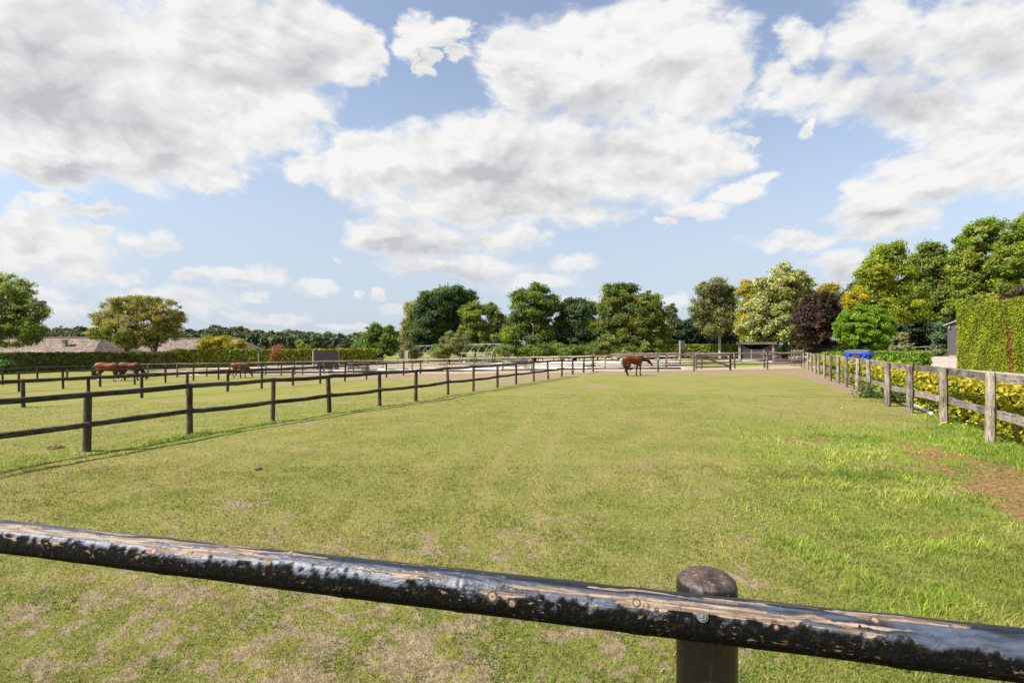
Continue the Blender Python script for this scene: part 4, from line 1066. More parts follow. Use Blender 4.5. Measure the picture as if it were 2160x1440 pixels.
# ------------------------------------------------------------------ foreground fence: peeling black rail and round post
def rail_material():
    m, g, b = material('peeling_black_paint')
    co = g.new('ShaderNodeTexCoord').outputs['Object']
    x, y, z = g.sep(co)
    bare0 = g.attr('bare'); knot = g.attr('knot'); low = g.attr('low')
    st = g.v('MULTIPLY', co, (7, 60, 60))
    nf = g.noise(st, 1.0, 6, .62); nb = g.noise(co, 46, 5, .65); ns = g.noise(co, 150, 3, .6)
    f = g.m('ADD', bare0, g.m('MULTIPLY', g.m('SUBTRACT', nf, .5), .9))
    f = g.m('ADD', f, g.m('MULTIPLY', g.m('SUBTRACT', nb, .5), .35))
    bare = g.ss(f, .49, .535)
    gs = g.noise(g.v('MULTIPLY', co, (9, 170, 170)), 1.0, 4, .6)
    woodc = g.mix(g.ss(gs, .36, .68), (.085, .055, .036), (.33, .24, .168))
    woodc = g.mix(g.ss(nb, .54, .68), woodc, (.07, .045, .032))
    ring = g.m('SINE', g.m('ADD', g.m('MULTIPLY', knot, 8.0), g.m('MULTIPLY', nb, 5.0)))
    kc = g.mix(g.ss(ring, -.4, .6), (.05, .032, .022), (.27, .19, .125))
    kf = g.ss(knot, .12, .2)
    worn = g.noise(g.v('MULTIPLY', co, (14, 60, 60)), 1.0, 5, .6)
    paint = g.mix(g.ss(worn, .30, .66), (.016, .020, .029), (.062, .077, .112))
    top_black = g.attr('top_black')
    paint = g.mix(top_black, paint, (.007, .0075, .009))  # near-black over the rail's top, blue-grey mottle on the upper front
    matt_low = g.mix(g.ss(g.noise(co, 90, 5, .7), .50, .68), (.004, .004, .0035), (.018, .018, .009))
    paint = g.mix(low, paint, matt_low)  # lower half matt and nearly black, finely mottled
    speck = g.m('MULTIPLY', g.ss(g.noise(g.v('MULTIPLY', co, (60, 130, 130)), 1.0, 3, .6), .60, .66), g.ss(g.noise(g.v('MULTIPLY', co, (6, 22, 22)), 1.0, 3, .6), .46, .62))
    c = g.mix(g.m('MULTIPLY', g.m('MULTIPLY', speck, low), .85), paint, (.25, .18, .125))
    c = g.mix(bare, c, woodc); c = g.mix(kf, c, kc)
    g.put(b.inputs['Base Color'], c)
    any_ = g.m('MAXIMUM', bare, kf)
    ro = g.m('ADD', g.m('ADD', g.m('SUBTRACT', .44, g.m('MULTIPLY', top_black, .14)), g.m('MULTIPLY', low, .55)), g.m('MULTIPLY', nb, .14))
    g.put(b.inputs['Roughness'], g.mix(any_, ro, .72))
    g.put(b.inputs['Specular IOR Level'], g.m('SUBTRACT', .55, g.m('MULTIPLY', low, .45)))
    wr = g.noise(g.v('MULTIPLY', co, (30, 75, 75)), 1.0, 4, .55)
    h = g.m('ADD', g.m('MULTIPLY', wr, .8), g.m('MULTIPLY', ns, g.m('ADD', .18, g.m('MULTIPLY', low, 1.1))))
    h = g.m('SUBTRACT', h, g.m('MULTIPLY', bare, .55)); h = g.m('ADD', h, g.m('MULTIPLY', gs, g.m('MULTIPLY', bare, .5)))
    bump(g, b, h, .8, .005)
    return m


def front_fence():
    p0 = at(0, 1131, 1.72); p1 = at(2160, 1381, 1.045)
    ax = (p1 - p0).normalized(); mid = (p0 + p1) / 2
    post_c = at(1490, 1300, 1.28)
    root = empty('fence', (post_c.x, post_c.y, 0)); tag(root, 'close black fence rail with peeling paint bolted to a round post', 'fence')
    L0, L1, R = -3.4, 3.0, .0505
    nx, na = 2500, 72
    xs_ = np.linspace(L0, L1, nx); aa = np.linspace(0, 2 * math.pi, na, endpoint=False)
    Xm, Am = np.meshgrid(xs_, aa, indexing='ij')
    # angle 0 faces the camera side (-y local), 90 deg = up
    up = np.sin(Am); fr = np.cos(Am)
    rad = R * (1 + .035 * (fbm(Xm * 2.2, Am * .6, 3, 51) - .5) * 2 + .02 * (fbm(Xm * 9 + 3, np.cos(Am) * 1.5 + np.sin(Am), 3, 52) - .5) * 2)
    rings = np.zeros_like(Xm)
    for q in (-1.42, -.72, -.12, .22, .66, 1.2):      # branch whorls
        rad += .0022 * np.exp(-((Xm - q) / .022) ** 2)
        rings = np.maximum(rings, np.exp(-((Xm - q) / .006) ** 2))
    arc = Am * R
    n1 = fbm(Xm * 4.2, arc * 85, 4, 53); n2 = fbm(Xm * 1.1 + 9, arc * 16, 3, 54); n3 = fbm(Xm * 9, arc * 120, 3, 55)
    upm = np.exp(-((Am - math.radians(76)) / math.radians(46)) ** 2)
    seg = np.interp(Xm, [-2, -1.6, -1.25, -.95, -.78, -.4, -.1, .05, .2, .34, .55, .8, 1.1, 1.4, 1.75], [.5, .55, .60, .55, .40, .38, .52, .95, .90, .45, .36, .48, .45, .36, .34])
    bare = .04 + upm * seg * .62 + (n1 - .5) * 1.7 + (n2 - .5) * 1.0 + (n3 - .5) * .6
    bare = np.where((Am > 3.5), bare - .25, bare)
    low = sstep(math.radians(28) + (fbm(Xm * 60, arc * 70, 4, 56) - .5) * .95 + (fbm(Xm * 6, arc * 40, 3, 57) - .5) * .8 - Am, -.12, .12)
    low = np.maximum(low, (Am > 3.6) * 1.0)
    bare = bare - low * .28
    top_black = sstep(Am, math.radians(66), math.radians(96)) ; top_black = sstep(top_black + (fbm(Xm * 3.5, arc * 45, 4, 58) - .5) * 1.5 + np.interp(Xm, [-2, -1, -.4, 0, .5, 1.0, 1.75], [-.35, -.1, .22, .2, .4, .35, .35]), .35, .65)
    knot = np.zeros_like(Xm)
    for (kx, ka, kr) in ((-.735, 35, .013), (-.30, 88, .014), (-.34, 40, .011), (.31, 20, .017), (.36, 8, .014), (.655, 44, .012), (.70, 34, .006), (.95, 25, .008), (-1.3, 70, .012), (-.55, 60, .007), (1.15, 70, .012)):
        dd = np.hypot(Xm - kx, ((Am - math.radians(ka)) * R))
        knot = np.maximum(knot, np.clip(1 - dd / kr, 0, 1)); rad += .0016 * np.exp(-(dd / kr) ** 2)
        bare += .35 * np.exp(-(np.hypot((Xm - kx) / 3.4, (Am - math.radians(ka)) * R) / kr) ** 2)
    bm = sstep(bare, .46, .54); rad -= bm * .0011 + rings * .0012
    V = np.stack([Xm, -fr * rad, up * rad], -1).reshape(-1, 3)
    i = np.arange(nx - 1)[:, None]; j = np.arange(na)[None]
    a = i * na + j; b = i * na + (j + 1) % na
    Fc = np.stack([a, b, b + na, a + na], -1).reshape(-1, 4)
    o = np_mesh('rail', V, Fc, rail_material(), root, None, True, dict(bare=bare.ravel(), knot=knot.ravel(), low=low.ravel(), top_black=top_black.ravel()))
    rot = ax.to_track_quat('X', 'Z').to_euler(); o.rotation_euler = rot; o.location = mid - root.location
    yax = Matrix.Rotation(rot.z, 3, 'Z') @ Vector((0, 1, 0))
    # post behind the rail
    mb = MB(root.location); top = at(1490, 1213, 1.27).z; r = .0735; hz = [(-.1, 1.0), (.4, 1.0), (.9, .99), (1.25, .985), (top - .05, .985), (top - .026, .97), (top - .013, .92), (top - .005, .80), (top - .002, .5), (top, .12)]
    # denser rings
    zz = []; 
    for (z0, q0), (z1, q1) in zip(hz[:-1], hz[1:]):
        n = max(1, int((z1 - z0) / .03)) if z1 - z0 > .05 else 2
        for k in range(n): zz.append((z0 + (z1 - z0) * k / n, q0 + (q1 - q0) * k / n))
    zz.append(hz[-1]); nn = 40; vs = []
    for (z, q) in zz:
        for k in range(nn):
            t = 2 * math.pi * k / nn
            w = 1 + .02 * (vnoise(np.array(math.cos(t) * 2 + 5), np.array(math.sin(t) * 2 + z * .8), 3) - .5) + .012 * math.sin(t * 9 + 3)
            vs.append((post_c.x + math.cos(t) * r * q * w, post_c.y + math.sin(t) * r * q * w, z + .006 * (1 - q) * math.sin(t * 2)))
    fs = [(a_ * nn + k, a_ * nn + (k + 1) % nn, (a_ + 1) * nn + (k + 1) % nn, (a_ + 1) * nn + k) for a_ in range(len(zz) - 1) for k in range(nn)] + [tuple(range((len(zz) - 1) * nn, len(zz) * nn))]
    mb.add(vs, fs)
    m, g, bs = material('black_post_timber')
    co = g.new('ShaderNodeTexCoord').outputs['Object']; geo = g.new('ShaderNodeNewGeometry')
    st = g.v('MULTIPLY', co, (60, 60, 5)); gr = g.noise(st, 1.0, 5, .62); bl = g.noise(co, 24, 5, .65)
    _, _, nz = g.sep(geo.outputs['Normal'])
    capf = g.ss(nz, .25, .6)
    c = g.mix(g.ss(g.m('ADD', g.m('MULTIPLY', gr, .7), g.m('MULTIPLY', bl, .4)), .58, .74), (.006, .0055, .005), (.085, .050, .030))
    c = g.mix(g.ss(g.noise(g.v('MULTIPLY', co, (46, 46, 16)), 1.0, 4, .6), .64, .68), c, (.27, .18, .12))
    cap = g.mix(g.ss(bl, .35, .68), (.022, .017, .015), (.10, .058, .038))
    cap = g.mix(g.ss(g.noise(co, 70, 3, .6), .60, .68), cap, (.22, .2, .19))
    c = g.mix(capf, c, cap)
    g.put(bs.inputs['Base Color'], c); g.put(bs.inputs['Roughness'], g.m('ADD', .28, g.m('MULTIPLY', bl, .4)))
    bump(g, bs, g.m('ADD', gr, bl), .8, .006)
    mb.build('post', m, root, True)
    # bolt with washer through the rail into the post
    bc = at(1489, 1331, 1.09); n = (-yax).normalized()
    # seat it on the rail surface
    loc = (bc - mid); s = loc.dot(ax); zloc = loc.dot(Vector((0, 0, 1)))
    zl = max(min(zloc, R * .5), -R * .5)
    c0 = mid + ax * s + Vector((0, 0, zl)) + n * (math.sqrt(R * R - zl * zl) * 1.0)
    nn2 = (n * math.sqrt(R * R - zl * zl) + Vector((0, 0, zl))).normalized()
    mb = MB(root.location)
    mb.tube([c0 - nn2 * .004, c0 + nn2 * .0035], .0125, 20); mb.tube([c0 + nn2 * .0035, c0 + nn2 * .006], .009, 16); mb.tube([c0 + nn2 * .006, c0 + nn2 * .0075], [.0055, .003], 6)
    mb.build('bolt', flat('bolt_zinc', (.14, .14, .12), .55, .6, .2, 90), root, False)


front_fence()

# ------------------------------------------------------------------ horses
def horse_mat(name, coat, legs, rump=None):
    m, g, b = material(name)
    co = g.new('ShaderNodeTexCoord').outputs['Object']; x, y, z = g.sep(co)
    n = g.noise(co, 3.5, 4, .6)
    c = g.mix(n, tuple(q * .75 for q in coat), tuple(q * 1.3 for q in coat))
    zz = g.m('ADD', z, g.m('MULTIPLY', g.m('SUBTRACT', n, .5), .2))
    c = g.mix(g.ss(zz, .74, .50), c, legs)
    c = g.mix(g.ss(z, .075, .06), c, (.06, .05, .045))
    g.put(b.inputs['Base Color'], c); b.inputs['Roughness'].default_value = .46; b.inputs['Specular IOR Level'].default_value = .22
    return m


def horse(label, loc, yaw, scale, coat, legs, hair, neck, head, hoof=(0, 0, 0, 0), socks=(), tail='hang', group=None, voxel=.015):
    root = empty('horse', loc, yaw); root.scale = (scale,) * 3; tag(root, label, 'horse', group)
    S = (0, 1, 0); mb = MB()
    T = [(-.86, 1.16, .12, .16), (-.78, 1.20, .22, .25), (-.62, 1.22, .28, .31), (-.42, 1.21, .29, .30), (-.15, 1.16, .29, .295), (.12, 1.12, .30, .32), (.34, 1.13, .28, .345), (.52, 1.14, .24, .32), (.66, 1.12, .17, .23), (.72, 1.11, .10, .14)]
    mb.tube([(t[0], 0, t[1]) for t in T], [(t[2], t[3]) for t in T], 20, side=S)
    mb.tube([(.18, 0, 1.34), (.34, 0, 1.40), (.48, 0, 1.37)], [(.08, .09), (.09, .12), (.09, .1)], 12, side=S)      # withers
    mb.tube([(n[0], 0, n[1]) for n in neck], [(n[2], n[3]) for n in neck], 16, side=S)
    mb.tube([(n[0], 0, n[1]) for n in head], [(n[2], n[3]) for n in head], 14, side=S)
    pl = Vector((head[0][0], 0, head[0][1])); hd = (Vector((head[-1][0], 0, head[-1][1])) - pl).normalized(); nrm = Vector((hd.z, 0, -hd.x))
    if nrm.z < 0: nrm = -nrm
    for sy in (-1, 1):
        e = pl + Vector((0, sy * .065, 0)) - hd * .0
        mb.tube([e, e + nrm * .10 + Vector((0, sy * .02, 0)), e + nrm * .20 - hd * .03], [.04, .048, .024], 8)
    for k, sy in enumerate((-1, 1)):
        dx = hoof[k]
        mb.tube([(-.60, sy * .12, 1.18), (-.50, sy * .15, .95), (-.50 + dx * .15, sy * .145, .80), (-.68 + dx * .4, sy * .13, .56), (-.70 + dx * .55, sy * .13, .48), (-.67 + dx * .8, sy * .125, .28), (-.66 + dx * .95, sy * .125, .15), (-.60 + dx, sy * .125, .075), (-.575 + dx, sy * .125, .0)],
                [(.13, .22), (.13, .20), (.10, .15), (.058, .082), (.05, .066), (.042, .046), (.05, .055), (.052, .058), (.06, .072)], 10, side=S)
        dx = hoof[k + 2]
        mb.tube([(.48, sy * .15, 1.10), (.44, sy * .155, .88), (.445 + dx * .25, sy * .145, .68), (.455 + dx * .55, sy * .14, .48), (.45 + dx * .62, sy * .14, .42), (.44 + dx * .85, sy * .135, .24), (.44 + dx * .93, sy * .135, .14), (.48 + dx, sy * .135, .07), (.50 + dx, sy * .135, .0)],
                [(.11, .17), (.095, .13), (.062, .078), (.055, .06), (.047, .05), (.038, .042), (.046, .05), (.05, .056), (.058, .07)], 10, side=S)
    body = mb.build('body', horse_mat('coat_' + label.split()[0], coat, legs), root, True)
    md = body.modifiers.new('remesh', 'REMESH'); md.mode = 'VOXEL'; md.voxel_size = voxel; md.use_smooth_shade = True
    sm = body.modifiers.new('smooth', 'SMOOTH'); sm.factor = .5; sm.iterations = 4
    hm = flat('hair_' + label.split()[0], hair, .5, 0, .4, 14)
    # mane along the crest
    mb = MB(); cr = []
    for n in neck: cr.append(Vector((n[0], 0, n[1])))
    pts = []
    for i, n in enumerate(neck):
        d = (cr[min(i + 1, len(cr) - 1)] - cr[max(i - 1, 0)]).normalized(); u = Vector((-d.z, 0, d.x))
        if u.z < 0: u = -u
        pts.append(cr[i] + u * n[3] * .80 + Vector((0, -n[2] * .55, 0)))
    pts.append(pl + nrm * .05)
    hr = random.Random(len(label))
    def strands(path, n, length, spread, r0, droop):
        for q_ in range(n):
            t = (q_ + hr.random()) / n * (len(path) - 1); a_ = int(min(t, len(path) - 2)); p = path[a_].lerp(path[a_ + 1], t - a_)
            sd_ = hr.uniform(.1, 1); L_ = length * hr.uniform(.6, 1.15)
            e1 = p + Vector((hr.uniform(-.02, .03), -spread * sd_ * .7, -L_ * .35)); e2 = p + Vector((hr.uniform(-.05, .07), -spread * sd_, -L_ * droop))
            mb.tube([p + Vector((0, .01, .015)), e1, e2], [r0, r0 * .85, r0 * .2], 5)
    strands(pts, 60, .30, .13, .024, 1.0)
    mb.tube(pts, [(.035, .045)] * len(neck) + [(.03, .03)], 8, .2, side=S)
    for q_ in range(7):
        o_ = Vector((0, hr.uniform(-.05, .05), 0))
        mb.tube([pl + nrm * .06 + o_, pl + nrm * .09 + hd * .08 + o_, pl + nrm * .06 + hd * hr.uniform(.16, .24) + o_ * 1.4], [.018, .018, .005], 5)
    mb.build('mane', hm, root, True)
    for sy in (-1, 1):
        q = MB(); ec = pl + hd * .20 + nrm * .045 + Vector((0, sy * .088, 0))
        q.tube([ec + Vector((0, -sy * .02, 0)), ec, ec + Vector((0, sy * .012, 0))], [.026, .024, .010], 10, side=(1, 0, 0)); q.build('eye', M['black'], root, True)
        q = MB(); ec = Vector((head[-1][0], sy * .038, head[-1][1])) - hd * .03 + nrm * .02
        q.tube([ec - Vector((0, sy * .012, 0)), ec + Vector((0, sy * .006, 0))], [.02, .014], 8, side=(1, 0, 0)); q.build('nostril', M['black'], root, True)
    mb = MB()
    if tail == 'swish':
        tp = [(-.86, 0, 1.28), (-.98, -.03, 1.14), (-1.01, -.08, .90), (-.94, -.18, .70), (-.78, -.28, .58), (-.56, -.33, .56), (-.38, -.34, .62)]; tr = [.04, .06, .065, .07, .06, .04, .01]
    else:
        tp = [(-.86, 0, 1.28), (-.98, 0, 1.16), (-1.03, 0, .95), (-1.04, 0, .70), (-1.02, .0, .45), (-1.0, 0, .30)]; tr = [.04, .055, .06, .055, .04, .01]
    mb.tube(tp, tr, 9, .12)
    tv = [Vector(p) for p in tp]
    for q_ in range(42):
        o_ = Vector((hr.gauss(0, 1), hr.gauss(0, 1), hr.gauss(0, 1))); st_ = hr.randint(0, 2); en_ = hr.randint(len(tv) - 3, len(tv) - 1)
        mb.tube([tv[k_] + o_ * (.012 + .016 * (k_ - st_)) for k_ in range(st_, en_ + 1)], [.016] * (en_ - st_) + [.004], 5)
    mb.build('tail', hm, root, True)
    for k in socks:
        sy = (-1, 1)[k % 2]; x0 = -.64 if k < 2 else .455
        q = MB(); dx = hoof[k]
        q.tube([(x0 + dx * .85, sy * .13, .26), (x0 + dx * .95, sy * .13, .14), (x0 + .05 + dx, sy * .13, .06)], [.052, .062, .066], 10); q.build('sock', M['white'], root, True)
    return root


down = [(.42, 1.20, .18, .27), (.62, 1.08, .14, .21), (.80, .88, .11, .17), (.95, .66, .09, .14), (1.02, .52, .08, .12)]
hdown = [(1.00, .56, .085, .12), (1.07, .42, .085, .115), (1.12, .28, .065, .085), (1.16, .12, .055, .06), (1.17, .05, .05, .05)]
flatn = [(.42, 1.22, .18, .27), (.64, 1.22, .14, .21), (.88, 1.20, .11, .165), (1.10, 1.16, .095, .14), (1.24, 1.12, .085, .12)]
hflat = [(1.20, 1.13, .085, .115), (1.32, 1.04, .09, .13), (1.46, .92, .07, .095), (1.60, .78, .058, .068), (1.66, .72, .052, .055)]
BAY = (.20, .062, .016)
hA = ground_at(1337, 792.2)
horse('glossy bay horse with black tail standing by the far fence post', hA, math.radians(21), .965, (.135, .034, .008), (.012, .008, .007), (.008, .007, .008), flatn, hflat, (.02, .14, .02, -.16), tail='swish')
hB = ground_at(228, 804.5)
horse('chestnut brown grazing horse with white socks leftmost behind the fences', hB, math.radians(12), 1.02, (.16, .045, .010), (.02, .012, .008), (.014, .012, .011), down, hdown, (.05, -.12, .1, -.12), socks=(0, 2))
hC = ground_at(276, 802)
horse('darker bay grazing horse directly ahead of the white socked one', hC, math.radians(10), 1.0, (.085, .027, .010), (.014, .009, .008), (.012, .010, .010), down, hdown, (-.05, .1, .12, -.05), socks=(0,))
hD = ground_at(507, 796.5)
horse('lone light chestnut horse grazing in the middle paddock', hD, math.radians(8), .88, (.17, .05, .016), (.11, .035, .014), (.12, .042, .018), down, hdown, (.03, -.08, .06, -.05))

# ------------------------------------------------------------------ barns, shed, shelter
def roof_mat():
    m, g, b = material('old_corrugated_roof')
    co = g.new('ShaderNodeTexCoord').outputs['Object']; x, y, z = g.sep(co)
    n = g.noise(co, 1.6, 5, .65); n2 = g.noise(co, 3.6, 5, .75)
    c = g.mix(g.ss(g.m('ADD', g.m('MULTIPLY', n, .5), g.m('MULTIPLY', n2, .5)), .40, .62), (.065, .043, .031), (.25, .185, .14))
    c = g.mix(g.ss(n, .62, .72), c, (.36, .29, .16))
    g.put(b.inputs['Base Color'], c); b.inputs['Roughness'].default_value = .9
    wv = g.m('SINE', g.m('MULTIPLY', x, 20))
    bump(g, b, g.m('ADD', g.m('MULTIPLY', wv, .4), n2), .6, .04)
    return m


RM = roof_mat(); WALLB = flat('barn_brick', (.22, .12, .08), .9)


def barn(label, xl, xr, zr, hip_l, hip_r, ridge_py, eave_py):
    y0, y1 = zr - 6.5, zr + 6.5
    XL, XR = (xl - CX) * zr / F, (xr - CX) * zr / F
    zt = CH + (HY - ridge_py) * zr / F; ze = CH + (HY - eave_py) * y0 / F; zg = float(gz((XL + XR) / 2, zr))
    root = empty('barn', ((XL + XR) / 2, zr, zg)); tag(root, label, 'barn')
    mb = MB(root.location)
    rl, rr = XL + hip_l, XR - hip_r; t = .14
    for dz in (0,):
        v = [(XL - .3, y0, ze), (XR + .3, y0, ze), (XR + .3, y1, ze), (XL - .3, y1, ze), (rl, zr, zt), (rr, zr, zt)]
        mb.add(v, [(0, 1, 5, 4), (2, 3, 4, 5), (1, 2, 5), (3, 0, 4), (3, 2, 1, 0)])
    # thin ridge cap
    rf = mb.build('roof', RM, root)
    q = MB(root.location); q.tube([(rl, zr, zt + .04), (rr, zr, zt + .04)], .14, 8); q.build('ridge_cap', flat('ridge_tiles', (.10, .08, .07), .9), rf)
    q = MB(root.location); q.box(((XL + XR) / 2, zr, (ze + zg) / 2 - .05), (XR - XL - .3, 12.0, ze - zg - .1)); q.build('wall', WALLB, root)
    return root, rf, (zt, ze, y0, zr)


b1, rf1, (zt, ze, y0, zr) = barn('long low barn with brown corrugated roof behind the dark hedge', -330, 262, 80, .5, 3.6, 712.5, 752)
x = (137 - CX) * 77 / F; q = MB(b1.location); zb = ze + (zt - ze) * (77 - y0) / (zr - y0)
q.box((x, 77, zb + .25), (.5, .5, 1.3)); q.box((x, 77, zb + 1.02), (1.0, .9, .10)); q.build('vent', flat('vent_sheet', (.27, .25, .23), .7), rf1)
b2, rf2, (zt, ze, y0, zr) = barn('second barn with grey brown hipped roof behind the golden shrub', 322, 552, 92, .4, 3.9, 714.5, 752)
x = (318 - CX) * 84 / F


def shed():
    Y = 57.5; XL = (1999 - CX) * Y / F; g0 = float(gz(XL + 2, Y))
    root = empty('shed', (XL, Y, g0), math.radians(-47)); tag(root, 'dark weatherboarded shed half hidden by the tall conifer hedge', 'shed')
    top = CH + (HY - 684) * Y / F; base = g0 + .35; W = 9.0; Dp = 7.0
    m, g, b = material('black_weatherboard')
    co = g.new('ShaderNodeTexCoord').outputs['Object']
    c = g.mix(g.noise(g.v('MULTIPLY', co, (1, 1, 12)), 3, 4, .6), (.03, .028, .03), (.075, .07, .072))
    g.put(b.inputs['Base Color'], c); b.inputs['Roughness'].default_value = .75
    mb = MB(root.location); nb = 15
    for i in range(nb):
        z0 = base + (top - base) * i / nb; z1 = base + (top - base) * (i + 1) / nb
        # lapped boards, each tilted a little
        a = [(XL - .03, Y - .04, z0), (XL + W, Y - .04, z0), (XL + W, Y + .0, z1 + .01), (XL, Y + .0, z1 + .01)]
        mb.add(a, [(0, 1, 2, 3)])
        a = [(XL - .03, Y - .04, z0), (XL, Y, z1 + .01), (XL, Y + Dp, z1 + .01), (XL - .03, Y + Dp, z0)]
        mb.add(a, [(0, 1, 2, 3)])
        mb.add([(XL - .03, Y - .04, z0), (XL + W, Y - .04, z0), (XL + W, Y + .01, z0), (XL - .03, Y + .01, z0)], [(0, 1, 2, 3)])
    rise = W / 2 * .42
    mb.add([(XL, Y, top), (XL + W, Y, top), (XL + W / 2, Y, top + rise)], [(0, 1, 2)])
    mb.box((XL + W / 2 + .03, Y + Dp / 2 + .03, (base + top) / 2), (W - .1, Dp - .1, top - base - .02))
    mb.build('wall', m, root)
    mb = MB(root.location); mb.box((XL + W / 2, Y + Dp / 2, g0 + .12), (W - .12, Dp - .12, .5)); mb.build('plinth', flat('plinth_brick', (.28, .2, .14), .9), root)
    mb = MB(root.location)
    e = .35; t = .10
    for sg in (-1, 1):
        xe = XL - e if sg < 0 else XL + W + e; ze = top - e * .42
        v = [(xe, Y - .3, ze), (XL + W / 2, Y - .3, top + rise), (XL + W / 2, Y + Dp + .3, top + rise), (xe, Y + Dp + .3, ze)]
        v2 = [(p[0], p[1], p[2] + t) for p in v]
        mb.add(v + v2, [(0, 1, 2, 3), (7, 6, 5, 4), (0, 4, 5, 1), (1, 5, 6, 2), (2, 6, 7, 3), (3, 7, 4, 0)])
    mb.build('roof', flat('grey_roof', (.34, .31, .29), .8), root)
    mb = MB(root.location); wx = (2017 - CX) * Y / F; z0 = CH + (HY - 731) * Y / F; z1 = CH + (HY - 706) * Y / F
    mb.box((wx, Y - .06, (z0 + z1) / 2), (.10, .08, z1 - z0 + .08)); mb.box((wx + 1.1, Y - .06, (z0 + z1) / 2), (.10, .08, z1 - z0 + .08)); mb.box((wx + .55, Y - .06, z1), (1.0, .08, .1)); mb.box((wx + .55, Y - .06, z0), (1.0, .08, .1))
    fr = mb.build('window', M['white'], root)
    mb = MB(root.location); mb.box((wx + .55, Y - .05, (z0 + z1) / 2), (1.0, .02, z1 - z0 - .1))
    gm, gg, gb = material('window_glass'); gb.inputs['Base Color'].default_value = (.02, .025, .03, 1); gb.inputs['Roughness'].default_value = .05
    mb.build('pane', gm, fr)
    lx = (2002 - CX) * Y / F; lz = CH + (HY - 690) * Y / F
    mb = MB(root.location); mb.tube([(lx, Y - .03, lz + .15), (lx, Y - .2, lz + .1), (lx, Y - .2, lz - .1)], [.04, .05, .09], 8); mb.build('lamp', M['steel'], root)


shed()


def shelter():
    Y = 69.0; a = at(1563, 763, Y); b = at(1627, 763, Y); W = b.x - a.x; root = empty('shelter', ((a.x + b.x) / 2, Y, 0), math.radians(-25)); tag(root, 'open timber shelter with grey metal bars under the pale linden', 'shelter')
    H = CH + (HY - 723) * Y / F; D = 3.2; tm = M['rail_far']; up = Vector((0, 0, 1))
    for x in (a.x, b.x):
        for y in (Y, Y + D):
            q = MB(root.location); q.box((x, y, H / 2 - .1), (.28, .28, H - .2)); q.build('post', tm, root)
    q = MB(root.location); q.box(((a.x + b.x) / 2, Y + D / 2, H), (W + .7, D + .9, .16)); q.box(((a.x + b.x) / 2, Y - .42, H - .03), (W + .8, .06, .3)); q.build('roof', M['post_far'], root)
    q = MB(root.location); q.box(((a.x + b.x) / 2, Y + D + .2, H / 2), (W + .2, .08, H - .2)); q.box((a.x - .12, Y + D / 2, H / 2), (.06, D - .3, H - .2)); q.box((b.x + .12, Y + D / 2, H / 2), (.06, D - .3, H - .2)); q.build('wall', flat('dark_boards', (.03, .028, .027), .85), root)
    q = MB(root.location); n = 26; y = Y + .12; z0, z1 = 1.05, 1.62
    for i in range(n + 1):
        x = a.x + .2 + (W - .4) * i / n; s = abs(i / n - .5) * 2; zt_ = z1 + max(0, s - .45) * 1.1
        q.tube([(x, y, z0), (x, y, zt_)], .018, 5)
    for i in range(2):
        q.tube([(a.x + .2, y, (z0, z1)[i]), (b.x - .2, y, (z0, z1)[i])], .035, 6)
    q.tube([(a.x + .2, y, z1 + .62), (a.x + .2 + W * .28, y, z1)], .03, 6); q.tube([(b.x - .2, y, z1 + .62), (b.x - .2 - W * .28, y, z1)], .03, 6)
    for f in (.36, .72):
        q.tube([(a.x + W * f, y, .0), (a.x + W * f, y, z1 + .12)], .06, 6)
    q.build('bars', M['steel'], root)
    q = MB(root.location); q.box(((a.x + b.x) / 2, Y + .16, .55), (W - .5, .06, .9)); q.build('panel', flat('panel_dark', (.03, .03, .032), .6), root)
    q = MB(root.location); q.box(((a.x + b.x) / 2, Y + .05, .12), (W - .3, .1, .16)); q.build('sill', M['white'], root)


shelter()

# ------------------------------------------------------------------ arena boards, letters, tall board, poles
def boards(pts, n, label, group, two):
    P = [ground_at(*p) for p in pts]
    L = [0]
    for a, b in zip(P[:-1], P[1:]): L.append(L[-1] + (b - a).length)
    def along(t):
        t *= L[-1]
        for i in range(len(P) - 1):
            if t <= L[i + 1] + 1e-6: return P[i].lerp(P[i + 1], (t - L[i]) / (L[i + 1] - L[i]))
        return P[-1]
    proto = None
    for i in range(n):
        a, b = along(i / n), along((i + 1) / n); d = b - a; ln = d.length
        if proto is None:
            root = empty('arena_board', a, math.atan2(d.y, d.x)); proto = root
            q = MB(); h0 = .19 if two else .05
            q.box((ln / 2, 0, h0 + .11), (ln - .04, .05, .22)); q.build('panel', M['white'], root)
            q = MB()
            if two: q.box((ln / 2, .0, .095), (ln, .09, .19)); q.build('understrip', M['black'], root)  # black strip along the lower half of the board
            else:
                for f in (.03, .97): q.box((ln * f, .06, .09), (.12, .10, .18))
                q.build('foot', M['white'], root)
        else:
            root = proto.copy(); COL.objects.link(root); root.location = a; root.rotation_euler = (0, 0, math.atan2(d.y, d.x)); root.scale = (ln / proto['span'], 1, 1)
            for ch in [c for c in bpy.data.objects if c.parent == proto]:
                c = ch.copy(); COL.objects.link(c); c.parent = root
        if i == 0: root['span'] = ln
        tag(root, label, 'arena board', group)


boards([(420, 789.2), (640, 786.6), (900, 784), (1200, 780), (1436, 778.2)], 17, 'low white board with black kickboard in the near edge of the riding arena', 'near arena boards', True)
boards([(560, 775.2), (730, 772.8), (850, 771), (1000, 769), (1200, 766), (1325, 765)], 13, 'low white board in the far edge of the riding arena', 'far arena boards', False)


